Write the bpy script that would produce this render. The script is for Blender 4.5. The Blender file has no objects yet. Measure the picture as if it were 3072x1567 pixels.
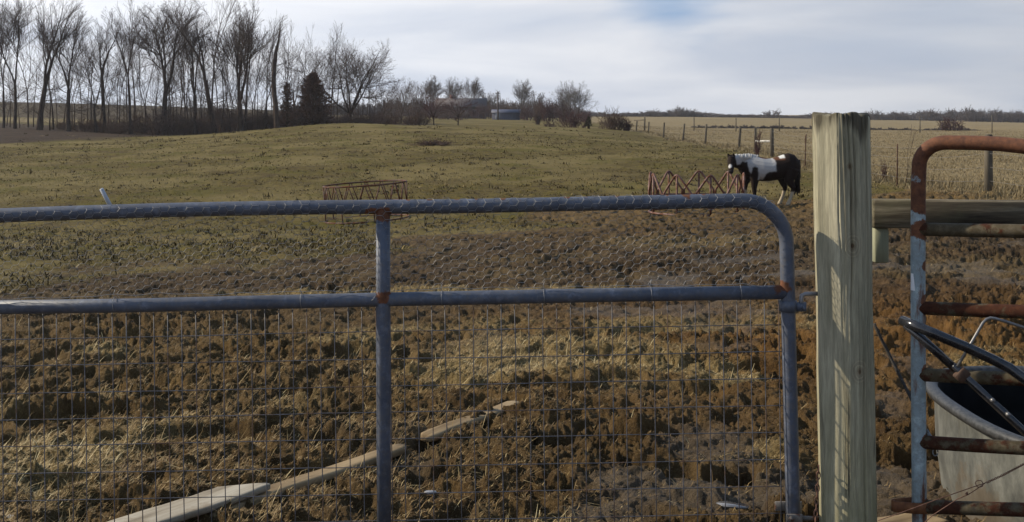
import bpy, math, random
import numpy as np
from mathutils import Vector, Matrix

# ------------------------------------------------------------------ camera, sky, sun, exposure
F, HY, EZ = 3600.0, 345.0, 1.6            # focal length and horizon of the 3072 px wide photograph, eye height
W_, H_ = 3072.0, 1567.0
SC = bpy.context.scene
COL = SC.collection
cam_d = bpy.data.cameras.new('camera'); cam = bpy.data.objects.new('camera', cam_d); COL.objects.link(cam)
cam.location = (0, 0, EZ); cam.rotation_euler = (math.pi/2, 0, 0)
cam_d.sensor_width = 36; cam_d.lens = 36*F/W_
cam_d.shift_y = -(H_/2-HY)/W_
cam_d.clip_start = 0.05; cam_d.clip_end = 20000
SC.camera = cam

SUN_EL, SUN_AZ = math.radians(31), math.radians(-76)     # azimuth from +Y, clockwise
sdir = Vector((math.sin(SUN_AZ)*math.cos(SUN_EL), math.cos(SUN_AZ)*math.cos(SUN_EL), math.sin(SUN_EL)))
sun_d = bpy.data.lights.new('sun', 'SUN'); sun_d.energy = 5.0; sun_d.angle = math.radians(0.55); sun_d.color = (1, .90, .73)
sun = bpy.data.objects.new('sun', sun_d); COL.objects.link(sun)
sun.rotation_euler = sdir.to_track_quat('Z', 'Y').to_euler()
sun.location = (-30, 10, 40)

SC.view_settings.view_transform = 'Standard'
SC.view_settings.look = 'None'
SC.view_settings.exposure = 0.24
SC.view_settings.gamma = 1.0

world = bpy.data.worlds.new('World'); SC.world = world; world.use_nodes = True
wt = world.node_tree; wt.nodes.clear()
def wn(t, **k):
    n = wt.nodes.new(t)
    for a, b in k.items(): setattr(n, a, b)
    return n
wout = wn('ShaderNodeOutputWorld'); wbg = wn('ShaderNodeBackground'); wbg.inputs['Strength'].default_value = 0.1
wsky = wn('ShaderNodeTexSky', sky_type='NISHITA', sun_disc=False, sun_elevation=SUN_EL, sun_rotation=SUN_AZ)
wsky.air_density = 1.0; wsky.dust_density = 1.5; wsky.ozone_density = 1.2
wtc = wn('ShaderNodeTexCoord'); wmap = wn('ShaderNodeMapping'); wmap.inputs['Scale'].default_value = (1.0, 1.0, 5.5)
wmap.inputs['Location'].default_value = (0.3, 0.1, 0.2)
wno = wn('ShaderNodeTexNoise'); wno.inputs['Scale'].default_value = 2.2; wno.inputs['Detail'].default_value = 7; wno.inputs['Roughness'].default_value = .55
wno2 = wn('ShaderNodeTexNoise'); wno2.inputs['Scale'].default_value = 4.5; wno2.inputs['Detail'].default_value = 6; wno2.inputs['Distortion'].default_value = .4
wr = wn('ShaderNodeValToRGB'); wr.color_ramp.elements[0].position = .33; wr.color_ramp.elements[0]  .color = (.75,.75,.75,1); wr.color_ramp.elements[1].position = .52; wr.color_ramp.elements[1].color = (1,1,1,1)
wr2 = wn('ShaderNodeValToRGB')
wr2.color_ramp.elements[0].position = .36; wr2.color_ramp.elements[0].color = (6.3, 6.75, 7.7, 1)
wr2.color_ramp.elements[1].position = .62; wr2.color_ramp.elements[1].color = (8.3, 8.5, 9.0, 1)
wmix = wn('ShaderNodeMix', data_type='RGBA')
# cloud sheet is a little brighter on the sun's side
wsep = wn('ShaderNodeSeparateXYZ'); wmr = wn('ShaderNodeMapRange')
wmr.inputs['From Min'].default_value = .45; wmr.inputs['From Max'].default_value = -.45; wmr.inputs['To Min'].default_value = .62; wmr.inputs['To Max'].default_value = 1.14
wmul = wn('ShaderNodeMix', data_type='RGBA', blend_type='MULTIPLY'); wmul.inputs['Factor'].default_value = 1
L = wt.links.new
L(wtc.outputs['Generated'], wmap.inputs['Vector']); L(wmap.outputs[0], wno.inputs['Vector']); L(wmap.outputs[0], wno2.inputs['Vector'])
L(wno.outputs['Fac'], wr.inputs[0]); L(wno2.outputs['Fac'], wr2.inputs[0])
L(wtc.outputs['Generated'], wsep.inputs[0]); L(wsep.outputs['X'], wmr.inputs['Value'])
L(wr2.outputs[0], wmul.inputs['A']); L(wmr.outputs[0], wmul.inputs['B'])
# an opening in the thin cloud above the pasture
wd = wn('ShaderNodeVectorMath', operation='DISTANCE'); wd.inputs[1].default_value = Vector((.128, .985, .112)).normalized(); L(wtc.outputs['Generated'], wd.inputs[0])
wad = wn('ShaderNodeMath', operation='MULTIPLY_ADD'); L(wno2.outputs['Fac'], wad.inputs[0]); wad.inputs[1].default_value = .10; L(wd.outputs['Value'], wad.inputs[2])
wh = wn('ShaderNodeMapRange', interpolation_type='SMOOTHSTEP'); wh.inputs['From Min'].default_value = .06; wh.inputs['From Max'].default_value = .115; wh.inputs['To Min'].default_value = .0; wh.inputs['To Max'].default_value = 1.0
L(wad.outputs[0], wh.inputs['Value'])
# cloud cut back in the unseen upper sky to lower the ambient light
wz = wn('ShaderNodeMapRange', interpolation_type='SMOOTHSTEP'); L(wsep.outputs['Z'], wz.inputs['Value'])
wz.inputs['From Min'].default_value = .11; wz.inputs['From Max'].default_value = .38; wz.inputs['To Min'].default_value = 1.0; wz.inputs['To Max'].default_value = .12
wm0 = wn('ShaderNodeMath', operation='MULTIPLY'); L(wr.outputs[0], wm0.inputs[0]); L(wz.outputs[0], wm0.inputs[1])
wmm = wn('ShaderNodeMath', operation='MULTIPLY'); L(wm0.outputs[0], wmm.inputs[0]); L(wh.outputs[0], wmm.inputs[1])
wblu = wn('ShaderNodeMix', data_type='RGBA'); wblu.inputs['Factor'].default_value = .8; wblu.inputs['B'].default_value = (2.0, 3.4, 5.8, 1); L(wsky.outputs[0], wblu.inputs['A'])
L(wmm.outputs[0], wmix.inputs['Factor']); L(wblu.outputs['Result'], wmix.inputs['A']); L(wmul.outputs['Result'], wmix.inputs['B'])
L(wmix.outputs['Result'], wbg.inputs['Color']); L(wbg.outputs[0], wout.inputs['Surface'])

# ------------------------------------------------------------------ helpers
rng = np.random.default_rng(7)
random.seed(7)
def at(px, py, Y): return np.array([(px-1536.0)/F*Y, Y, EZ-(py-HY)/F*Y])

def mk(name, V, Q=None, T=None, mat=None, parent=None, smooth=True, attrs=None):
    """one mesh object from world-space arrays (made local to its parent's chain)"""
    V = np.asarray(V, float)
    off = np.zeros(3); p = parent
    while p is not None: off = off+np.array(p.location); p = p.parent
    V = V-off
    me = bpy.data.meshes.new(name)
    Q = np.zeros((0, 4), int) if Q is None or len(Q) == 0 else np.asarray(Q)
    T = np.zeros((0, 3), int) if T is None or len(T) == 0 else np.asarray(T)
    me.vertices.add(len(V)); me.vertices.foreach_set('co', V.astype(np.float32).ravel())
    me.loops.add(Q.size+T.size)
    me.loops.foreach_set('vertex_index', np.concatenate([Q.ravel(), T.ravel()]).astype(np.int32))
    n = len(Q)+len(T); me.polygons.add(n)
    st = np.concatenate([np.arange(len(Q))*4, Q.size+np.arange(len(T))*3]).astype(np.int32)
    me.polygons.foreach_set('loop_start', st)
    me.update(calc_edges=True); me.validate()
    if smooth: me.polygons.foreach_set('use_smooth', np.ones(len(me.polygons), bool))
    for k, a in (attrs or {}).items():
        a = np.asarray(a, np.float32)
        if a.ndim == 1:
            at_ = me.attributes.new(k, 'FLOAT', 'POINT'); at_.data.foreach_set('value', a)
        else:
            at_ = me.attributes.new(k, 'FLOAT_COLOR', 'POINT')
            at_.data.foreach_set('color', np.concatenate([a[:, :3], np.ones((len(a), 1), np.float32)], 1).ravel())
    if mat: me.materials.append(mat)
    o = bpy.data.objects.new(name, me); COL.objects.link(o)
    if parent: o.parent = parent
    return o

class MB:
    def __init__(s): s.V = []; s.Q = []; s.T = []; s.n = 0
    def add(s, V, Q=None, T=None):
        V = np.asarray(V, float)
        if Q is not None and len(Q): s.Q.append(np.asarray(Q)+s.n)
        if T is not None and len(T): s.T.append(np.asarray(T)+s.n)
        s.V.append(V); s.n += len(V); return s
    def tube(s, pts, r, sides=10, closed=False, cap=True): s.add(*tube(pts, r, sides, closed, cap)); return s
    def box(s, c, size, R=None, bev=0.0): s.add(*box(c, size, R, bev)); return s
    def get(s):
        return np.concatenate(s.V), (np.concatenate(s.Q) if s.Q else None), (np.concatenate(s.T) if s.T else None)
    def build(s, name, mat, parent=None, smooth=True, attrs=None):
        V, Q, T = s.get(); return mk(name, V, Q, T, mat, parent, smooth, attrs)

def tube(pts, r, sides=10, closed=False, cap=True, sq=None):
    P = np.asarray(pts, float); n = len(P); r = np.broadcast_to(np.asarray(r, float), (n,))
    if closed: tan = np.roll(P, -1, 0)-np.roll(P, 1, 0)
    else: tan = np.gradient(P, axis=0)
    tan /= np.linalg.norm(tan, axis=1)[:, None]+1e-12
    ref = np.array([0, 0, 1.0]) if abs(tan[0][2]) < .9 else np.array([0, 1.0, 0])
    a = np.cross(tan[0], ref); a /= np.linalg.norm(a)
    th = np.arange(sides)*2*np.pi/sides
    V = np.zeros((n, sides, 3))
    for i in range(n):
        a = a-tan[i]*np.dot(a, tan[i]); a /= np.linalg.norm(a)+1e-12
        b = np.cross(tan[i], a)
        V[i] = P[i]+r[i]*(np.cos(th)[:, None]*a+np.sin(th)[:, None]*b)
    idx = np.arange(n*sides).reshape(n, sides)
    if closed: A = idx; B = np.roll(idx, -1, 0)
    else: A = idx[:-1]; B = idx[1:]
    Q = np.stack([A, np.roll(A, -1, 1), np.roll(B, -1, 1), B], -1).reshape(-1, 4)
    V = V.reshape(-1, 3); T = []
    if cap and not closed:
        V = np.vstack([V, P[0], P[-1]]); c0 = n*sides
        for k in range(sides):
            T.append((c0, idx[0][(k+1) % sides], idx[0][k])); T.append((c0+1, idx[-1][k], idx[-1][(k+1) % sides]))
    return V, Q, np.array(T, int).reshape(-1, 3)

def box(c, size, R=None, bev=0.0):
    x, y, z = np.asarray(size)/2.0
    if bev <= 0:
        V = np.array([(a*x, b*y, d*z) for a in (-1, 1) for b in (-1, 1) for d in (-1, 1)])
        Q = [(0, 1, 3, 2), (4, 6, 7, 5), (0, 4, 5, 1), (2, 3, 7, 6), (0, 2, 6, 4), (1, 5, 7, 3)]
        T = []
    else:                                          # chamfer the long (x) edges and the ends
        e = bev
        ring = [(-y+e, -z), (y-e, -z), (y, -z+e), (y, z-e), (y-e, z), (-y+e, z), (-y, z-e), (-y, -z+e)]
        V = []; 
        for xx, k in ((-x, .0), (-x+e, 1), (x-e, 1), (x, .0)):
            for (yy, zz) in ring:
                f = 1 if k else None
                V.append((xx, yy if f else yy*(1-e/y), zz if f else zz*(1-e/z)))
        V = np.array(V); Q = []
        for i in range(3):
            for k in range(8): Q.append((i*8+k, (i+1)*8+k, (i+1)*8+(k+1) % 8, i*8+(k+1) % 8))
        T = [(0, k, k+1) for k in range(1, 7)]+[(24, 24+k+1, 24+k) for k in range(1, 7)]
        T = np.array(T)
    if R is not None: V = V@np.asarray(R).T
    return V+np.asarray(c), np.array(Q), T

def segs_mesh(P0, P1, R0, R1, sides=4):
    P0, P1 = np.asarray(P0, float), np.asarray(P1, float); R0 = np.asarray(R0, float); R1 = np.asarray(R1, float)
    d = P1-P0; d /= np.linalg.norm(d, axis=1)[:, None]+1e-9
    ref = np.where(np.abs(d[:, 2:3]) < .9, np.array([[0, 0, 1.0]]), np.array([[1.0, 0, 0]]))
    a = np.cross(d, ref); a /= np.linalg.norm(a, axis=1)[:, None]+1e-9; b = np.cross(d, a)
    th = np.arange(sides)*2*np.pi/sides
    ring = np.cos(th)[None, :, None]*a[:, None]+np.sin(th)[None, :, None]*b[:, None]
    A = P0[:, None]+ring*R0[:, None, None]; B = P1[:, None]+ring*R1[:, None, None]
    n = len(P0); V = np.concatenate([A, B], 1).reshape(-1, 3)
    base = (np.arange(n)*2*sides)[:, None]; k = np.arange(sides)[None]
    Q = np.stack([base+k, base+(k+1) % sides, base+sides+(k+1) % sides, base+sides+k], -1).reshape(-1, 4)
    return V, Q

def rotY(a): c, s = math.cos(a), math.sin(a); return np.array([[c, 0, s], [0, 1, 0], [-s, 0, c]])
def rotZ(a): c, s = math.cos(a), math.sin(a); return np.array([[c, -s, 0], [s, c, 0], [0, 0, 1]])
def rotX(a): c, s = math.cos(a), math.sin(a); return np.array([[1, 0, 0], [0, c, -s], [0, s, c]])
def frame_from(p, q, up=(0, 0, 1)):
    x = np.asarray(q)-np.asarray(p); x = x/np.linalg.norm(x)
    y = np.cross(up, x); y /= np.linalg.norm(y); z = np.cross(x, y)
    return np.stack([x, y, z], 1)

def tag(o, label=None, cat=None, group=None, kind=None):
    if label: o['label'] = label
    if cat: o['category'] = cat
    if group: o['group'] = group
    if kind: o['kind'] = kind
    return o
def thing(name, label, cat, loc=(0, 0, 0), group=None):
    o = bpy.data.objects.new(name, None); COL.objects.link(o); o.location = tuple(float(v) for v in loc)
    o.empty_display_size = .2
    return tag(o, label, cat, group)
def copy_tree(o, parent=None):
    c = o.copy(); COL.objects.link(c); c.parent = parent
    for ch in list(o.children): copy_tree(ch, c)
    return c

# noise --------------------------------------------------------------
def hsh(ix, iy, s):
    n = (ix.astype(np.int64)*374761393+iy.astype(np.int64)*668265263+s*982451653) & 0xffffffff
    n = ((n ^ (n >> 13))*1274126177) & 0xffffffff
    n = ((n ^ (n >> 15))*2246822519) & 0xffffffff
    return ((n ^ (n >> 16)) & 0xffff)/65535.0
def vn(x, y, s=0):
    ix = np.floor(x); iy = np.floor(y); fx = x-ix; fy = y-iy
    fx = fx*fx*fx*(fx*(fx*6-15)+10); fy = fy*fy*fy*(fy*(fy*6-15)+10)
    a = hsh(ix, iy, s); b = hsh(ix+1, iy, s); c = hsh(ix, iy+1, s); d = hsh(ix+1, iy+1, s)
    return (a*(1-fx)+b*fx)*(1-fy)+(c*(1-fx)+d*fx)*fy
def fbm(x, y, oct=4, s=0, g=.5):
    t = 0; a = 1; n = 0
    for o in range(oct):
        t = t+a*vn(x*2**o+o*17.3, y*2**o-o*9.7, s+o); n += a; a *= g
    return t/n
def worley(x, y, s=0):
    ix = np.floor(x); iy = np.floor(y); f1 = np.full(x.shape, 9.0); f2 = np.full(x.shape, 9.0); cid = np.zeros(x.shape)
    for i in (-1, 0, 1):
        for j in (-1, 0, 1):
            cx = ix+i; cy = iy+j
            dx = cx+hsh(cx, cy, s)-x; dy = cy+hsh(cx, cy, s+5)-y
            d = np.sqrt(dx*dx+dy*dy)
            nw = d < f1
            f2 = np.where(nw, f1, np.minimum(f2, d)); cid = np.where(nw, hsh(cx, cy, s+9), cid); f1 = np.where(nw, d, f1)
    return f1, f2, cid
def sstep(a, b, x): t = np.clip((x-a)/(b-a), 0, 1); return t*t*(3-2*t)

# materials ----------------------------------------------------------
class Mat:
    def __init__(s, name, rough=.8, spec=.3, metal=0.0):
        s.m = bpy.data.materials.new(name); s.m.use_nodes = True; s.t = s.m.node_tree
        s.b = s.t.nodes['Principled BSDF']; s.b.inputs['Roughness'].default_value = rough
        s.b.inputs['Specular IOR Level'].default_value = spec; s.b.inputs['Metallic'].default_value = metal
    def n(s, t, ins=None, **k):
        x = s.t.nodes.new(t)
        for a, b in k.items(): setattr(x, a, b)
        for a, b in (ins or {}).items(): s.set(x.inputs[a], b)
        return x
    def set(s, sock, v):
        if isinstance(v, bpy.types.NodeSocket): s.t.links.new(v, sock)
        else: sock.default_value = v
    def pos(s, obj=False):
        if obj: return s.n('ShaderNodeTexCoord').outputs['Object']
        return s.n('ShaderNodeNewGeometry').outputs['Position']
    def noise(s, scale, detail=4, rough=.55, vec=None, stretch=None, dist=0.0, obj=False, loc=(0, 0, 0)):
        v = vec if vec is not None else s.pos(obj)
        if stretch or loc != (0, 0, 0):
            v = s.n('ShaderNodeMapping', {'Vector': v, 'Scale': stretch or (1, 1, 1), 'Location': loc}).outputs[0]
        return s.n('ShaderNodeTexNoise', {'Vector': v, 'Scale': scale, 'Detail': detail, 'Roughness': rough, 'Distortion': dist}).outputs['Fac']
    def ramp(s, fac, stops):
        r = s.n('ShaderNodeValToRGB'); e = r.color_ramp.elements
        while len(e) < len(stops): e.new(.5)
        for i, (p, c) in enumerate(stops):
            e[i].position = p; c = (c,)*3 if not hasattr(c, '__len__') else c; e[i].color = (*c, 1)
        s.set(r.inputs[0], fac); return r.outputs[0]
    def mix(s, f, a, b, mode='MIX'):
        m = s.n('ShaderNodeMix', data_type='RGBA', blend_type=mode)
        c = lambda v: (*v, 1) if isinstance(v, tuple) and len(v) == 3 else v
        s.set(m.inputs['Factor'], f); s.set(m.inputs['A'], c(a)); s.set(m.inputs['B'], c(b)); return m.outputs['Result']
    def math(s, op, a, b=None, c=None):
        m = s.n('ShaderNodeMath', operation=op); s.set(m.inputs[0], a)
        if b is not None: s.set(m.inputs[1], b)
        if c is not None: s.set(m.inputs[2], c)
        return m.outputs[0]
    def attr(s, name, out='Fac'): return s.n('ShaderNodeAttribute', attribute_name=name).outputs[out]
    def near(s, p, r0, r1):                      # 1 inside r0 of world point p, 0 beyond r1
        d = s.n('ShaderNodeVectorMath', {0: s.pos(), 1: tuple(float(v) for v in p)}, operation='DISTANCE').outputs['Value']
        return s.n('ShaderNodeMapRange', {'Value': d, 'From Min': r0, 'From Max': r1, 'To Min': 1.0, 'To Max': 0.0}).outputs[0]
    def color(s, c): s.set(s.b.inputs['Base Color'], (*c, 1) if isinstance(c, tuple) else c)
    def bump(s, h, strength=.3, dist=.01):
        b = s.n('ShaderNodeBump', {'Height': h, 'Strength': strength, 'Distance': dist}); s.t.links.new(b.outputs[0], s.b.inputs['Normal'])

def simple(name, c0, c1, scale=8, rough=.8, spec=.3, metal=0, stretch=None, bump=0.2, dist=.005, obj=True):
    m = Mat(name, rough, spec, metal); f = m.noise(scale, 5, .6, stretch=stretch, obj=obj)
    m.color(m.ramp(f, [(.3, c0), (.7, c1)]))
    if bump: m.bump(m.noise(scale*4, 4, .6, stretch=stretch, obj=obj), bump, dist)
    return m.m

def paint_rust(name, paint0, paint1, joints=(), amount=.62, rough=.5, rust0=(.055, .02, .010), rust1=(.15, .055, .022), base_metal=.0, streak=(1, 1, 1)):
    m = Mat(name, rough, .45 if rough < .6 else .15, base_metal)
    p = m.ramp(m.noise(14, 6, .65), [(.3, paint0), (.7, paint1)])
    p = m.mix(m.ramp(m.noise(26, 7, .72, loc=(5, 2, 1)), [(.52, 0.0), (.66, .55)]), p, tuple(min(1, v*1.75+.02) for v in paint1))
    p = m.mix(m.ramp(m.noise(5, 6, .6, loc=(1, 7, 3)), [(.5, 0.0), (.7, .5)]), p, tuple(v*.55 for v in paint0))
    grime = m.noise(60, 5, .7); p = m.mix(m.ramp(grime, [(.45, 0.0), (.75, .55)]), p, (.12, .10, .075))
    ru = m.ramp(m.noise(45, 6, .7), [(.3, rust0), (.65, rust1), (.85, (.24, .11, .05))])
    f = m.ramp(m.noise(9, 8, .68, stretch=streak), [(amount, 0.0), (amount+.06, 1.0)])
    n = m.noise(30, 5, .7)
    for (pt, r) in joints:
        g = m.math('ADD', m.near(pt, r*.35, r), m.math('MULTIPLY', m.math('SUBTRACT', n, .5), 1.1))
        f = m.math('MAXIMUM', f, m.ramp(g, [(.48, 0.0), (.6, 1.0)]))
    m.color(m.mix(f, p, ru))
    m.set(m.b.inputs['Roughness'], m.math('ADD', m.math('MULTIPLY', f, .35), rough))
    m.bump(m.math('ADD', m.noise(120, 4, .7), f), .25, .0015)
    return m.m

# ------------------------------------------------------------------ ground
CT = []                                              # control points: (x, y, z)
def cz(px, Y, z): CT.append(((px-1536)/F*Y, Y, z))
def cp(px, py, Y): CT.append(tuple(at(px, py, Y)))
for px in (-3500, -1200, 0, 1536, 3072, 4300, 6500):
    cz(px, 2, 0); cz(px, 5, 0); cz(px, 8, -.07)
for px, z12, z20, z29 in ((-3500, -.25, -.6, -.9), (-1200, -.26, -.62, -1.0), (0, -.26, -.62, -1.05), (1000, -.25, -.6, -.98), (2150, -.2, -.45, -.58), (2965, -.12, -.2, -.26), (4300, -.1, -.2, -.3), (6500, -.1, -.2, -.3)):
    cz(px, 12, z12); cz(px, 20, z20); cz(px, 29, z29)
for px, z in ((-3500, -.7), (-1200, -.75), (0, -.78), (1000, -.55), (1700, -.45), (2400, -.4), (3000, -.33), (4300, -.4)): cz(px, 42, z)
for a in ((-1200, 465, 65), (0, 460, 65), (600, 440, 65), (1300, 420, 65), (1750, 418, 70), (0, 405, 90), (500, 410, 92),
          (1300, 383, 85), (1000, 372, 90), (1600, 384, 95), (1800, 389, 110), (1870, 394, 118),
          (1906, 400, 126), (1990, 415, 100), (2112, 430, 82), (2215, 445, 70), (2310, 472, 54),
          (-1500, 385, 115), (0, 384, 115), (300, 398, 115), (560, 407, 112), (820, 388, 106),
          (1300, 381, 105), (1400, 366, 160), (1400, 356, 250), (1000, 363, 160), (1700, 368, 170), (1700, 356, 300),
          (2400, 400, 130), (2800, 391, 180), (2800, 364, 380), (3000, 450, 72), (4300, 450, 72), (4300, 391, 180), (3072, 368, 400), (2100, 384, 190), (2100, 352, 390),
          (0, 364, 150), (0, 349, 205), (0, 311, 350), (350, 319, 350), (600, 325, 350), (900, 340, 350), (1500, 350, 350),
          (-1500, 311, 350), (400, 380, 150), (400, 360, 205), (0, 308, 640), (700, 330, 640), (1500, 348, 640), (2400, 351, 640), (3500, 356, 640), (5000, 356, 640), (-1800, 308, 640)): cp(*a)
for px in (-3500, -1200, 300, 1536, 2700, 4300, 6500): cz(px, 1800, 1.0); cz(px, 4000, 0.8)
CT = np.array(CT)
def uv_(x, y):
    yy = np.maximum(y, 2.0); return np.clip(x/yy, -1.3, 1.3)*2.2, np.log(yy)
_cu, _cv = uv_(CT[:, 0], CT[:, 1])
_D = np.sqrt((_cu[:, None]-_cu[None])**2+(_cv[:, None]-_cv[None])**2+.0025)
_N = len(CT); _A = np.zeros((_N+1, _N+1)); _A[:_N, :_N] = _D; _A[:_N, _N] = 1; _A[_N, :_N] = 1
_w = np.linalg.solve(_A, np.append(CT[:, 2], 0))
def h0(x, y):
    x = np.asarray(x, float); y = np.asarray(y, float); u, v = uv_(x, y); out = np.full(u.shape, _w[_N])
    for i in range(_N): out = out+_w[i]*np.sqrt((u-_cu[i])**2+(v-_cv[i])**2+.0025)
    return out
def fence_x(y): return np.interp(y, [10, 28, 42, 54, 70, 82, 100, 126, 160], [11.6, 11.4, 11.7, 11.7, 13.1, 13.1, 12.7, 12.95, 13.2])
def zones(x, y):
    """mud, green turf, straw: the kind of ground at a point"""
    w = fbm(x*.35, y*.22, 4, 11)
    left = sstep(.5, -2.5, x/np.maximum(y, 1)*10)            # turf comes nearer on the left
    edge = 23.5+2.3*np.clip(x/np.maximum(y, 1)*10, -5, 4)-1.0*left+(w-.5)*8
    mud = 1-sstep(edge-2.5, edge+3, y)
    mud = np.maximum(mud, (1-sstep(.0, 3.2, np.hypot((x-5.2)*.55, (y-25.5)*.5)+(w-.5)*3.5)))
    fx = fence_x(y)
    tan = sstep(fx-1.6, fx+.6, x+(w-.5)*2.5)*sstep(18, 26, y)
    px = 1536+F*x/np.maximum(y, 1)
    tan = np.maximum(tan, .7*sstep(146, 152, y)*(1-sstep(190, 200, y))*sstep(420, 250, px))
    straw = sstep(.52, .70, fbm(x*.9, y*.9, 4, 23))*(1-.8*sstep(9.5, 11, y))*(1-sstep(24, 34, y))
    sb = np.exp(-(((x+.55-.11*(y-12.6))/2.6)**2+((y-12.6)/.55)**2)); straw = np.maximum(straw, sstep(.2, .6, sb+.35*(w-.5)))
    sc = np.exp(-(((x-.45)/.9)**2+((y-8.6)/1.0)**2)); straw = np.maximum(straw, .85*sstep(.25, .8, sc+.5*(w-.5)))
    se = np.exp(-(((x-3.0)/2.5)**2+((y-19.5)/2.0)**2)); straw = np.maximum(straw, .45*sstep(.3, .9, se+.4*(w-.5)))
    return mud, tan, straw
def litter_shade(x, y):  # leaf litter zone with the tree row's shade painted in, plus dark far field
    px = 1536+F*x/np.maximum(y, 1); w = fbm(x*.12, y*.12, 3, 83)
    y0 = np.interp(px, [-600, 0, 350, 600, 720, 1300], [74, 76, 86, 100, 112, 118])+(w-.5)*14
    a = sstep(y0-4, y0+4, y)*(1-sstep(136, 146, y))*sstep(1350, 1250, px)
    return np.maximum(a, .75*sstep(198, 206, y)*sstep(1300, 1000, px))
def wetness(x, y):
    w = fbm(x*1.15, y*1.0, 3, 91); a = .8*sstep(.60, .70, w)*sstep(-1.2, .3, x)
    a = np.maximum(a, 1-sstep(.25, .6, np.hypot((x-1.62)/.9, (y-5.35)/.8)+.6*(w-.5)))
    a = np.maximum(a, .7*(1-sstep(.12, .3, np.hypot((x-.98), (y-5.9)/1.3)+.5*(w-.5))))
    return a*(1-sstep(14, 22, y))
def clods(x, y, mud):
    wx = x+.12*(fbm(x*6, y*6, 2, 3)-.5); wy = y+.12*(fbm(x*6, y*6, 2, 4)-.5)
    bil = lambda f, s, ax=1.0: 1-np.abs(2*vn(wx*f, wy*f*ax, s)-1)
    lo = fbm(x*1.9, y*1.8, 3, 41)
    f1, f2, c = worley(wx*10.5, wy*9.0, 31)
    lump = np.sqrt(np.clip(1-(f1/.72)**2, 0, 1))*(.15+.85*c)
    g1, g2, c2 = worley(wx*25, wy*22, 33)
    crumb = np.sqrt(np.clip(1-(g1/.7)**2, 0, 1))*(.2+.8*c2)
    pit = sstep(.52, .68, fbm(wx*5.0, wy*4.2, 2, 47))
    pit2 = sstep(.58, .74, fbm(wx*9, wy*7.5, 2, 49))
    rough = .022*(bil(16, 61, .9)-.5)+.017*(bil(38, 62, .9)-.5)+.008*(bil(75, 63, .9)-.5)+.005*(bil(140, 64, .9)-.5)
    wet = wetness(x, y); mud = mud*(.7+.6*sstep(.35, .65, fbm(x*.7, y*.7, 2, 95)))*(1-.72*wet)*(1+.2*sstep(8.5, 6.5, y))
    far_ = sstep(10.5, 14, y); lump = lump*(1-.75*far_)+.3*far_; crumb = crumb*(1+.3*far_); pit2 = pit2*(1-.3*far_); lo = lo+far_*.55*(fbm(x*1.1, y*.7, 4, 99)-.5)
    return mud*(.030*(lump-.4)+.027*(crumb-.4)+.12*(lo-.5)+rough-.080*pit-.042*pit2)-.03*wet*mud
def H(x, y):
    x = np.asarray(x, float); y = np.asarray(y, float)
    mud, tan, straw = zones(x, y)
    far = np.clip(1-(y-60)/60, 0, 1)
    z = h0(x, y)
    z = z+clods(x, y, mud)*np.clip(1-(y-30)/30, 0, 1)*(.85+.2*sstep(-.5, 1.5, x/np.maximum(y, 1)*10))
    turf = (1-mud)*far
    k1, k2, kc = worley(x*1.9, y*1.9, 51)
    z = z+turf*(.05*(fbm(x*3.1, y*3.1, 4, 53)-.5)+.05*sstep(.35, .1, k1)*sstep(.55, .9, kc)+.09*(fbm(x*.45, y*.45, 3, 57)-.5))
    z = z+(1-mud)*.25*(fbm(x*.06, y*.06, 3, 59)-.5)*sstep(30, 70, y)
    return z
ang = np.concatenate([-np.geomspace(3.2, .88, 22), -np.arange(.872, .5, -.0035), np.arange(-.5, .5001, .00112), np.arange(.5035, .873, .0035), np.geomspace(.88, 3.2, 22)])
rows = np.concatenate([[-30, -15, -8, -3, 0, 1.5, 2.5, 3.0], 3.3*np.exp(np.arange(0, math.log(4.3/3.3), .01)), 4.3*np.exp(np.arange(0, math.log(9/4.3), .0019)), 9*np.exp(np.arange(0.0019, math.log(30/9), .0036)), 30*np.exp(np.arange(.002, math.log(130/30), .008)), 130*np.exp(np.arange(.01, math.log(6000/130), .05))])
wid = np.where(rows > 3.3, rows, 3.3+np.maximum(0, -rows)*1.0)
GX = ang[None, :]*wid[:, None]; GY = np.repeat(rows[:, None], len(ang), 1)
GZ = H(GX, GY)
gm, gt, gs = zones(GX, GY)
gi = np.arange(GX.size).reshape(GX.shape)
GQ = np.stack([gi[:-1, :-1], gi[:-1, 1:], gi[1:, 1:], gi[1:, :-1]], -1).reshape(-1, 4)
M = Mat('ground', .95, .12)
soil = M.ramp(M.noise(5, 8, .65), [(.28, (.036, .021, .009)), (.5, (.102, .062, .023)), (.72, (.195, .124, .048))])
soil = M.mix(M.ramp(M.noise(.8, 5, .6), [(.42, 0.0), (.62, .75)]), soil, (.125, .082, .036))
soil = M.mix(M.ramp(M.noise(55, 4, .7), [(.55, 0.0), (.75, .65)]), soil, (.24, .165, .07))
turf = M.ramp(M.noise(1.3, 9, .68), [(.26, (.046, .029, .009)), (.44, (.080, .055, .013)), (.58, (.110, .082, .015)), (.78, (.155, .110, .030))])
turf = M.mix(M.ramp(M.noise(5.5, 7, .8), [(.50, 0.0), (.60, .85)]), turf, (.034, .024, .012))
turf = M.mix(M.ramp(M.noise(9, 6, .8, loc=(4, 9, 0)), [(.56, 0.0), (.66, .7)]), turf, (.19, .145, .065))
turf = M.mix(M.ramp(M.noise(.16, 5, .6), [(.44, 0.0), (.58, .75)]), turf, (.165, .125, .045))
turf = M.mix(M.ramp(M.noise(.33, 5, .6, loc=(7, 3, 0)), [(.52, 0.0), (.62, .8)]), turf, (.084, .068, .009))
tanc = M.ramp(M.noise(.5, 9, .7, stretch=(1, .4, 1)), [(.3, (.15, .108, .05)), (.55, (.215, .16, .078)), (.75, (.27, .205, .105))])
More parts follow.
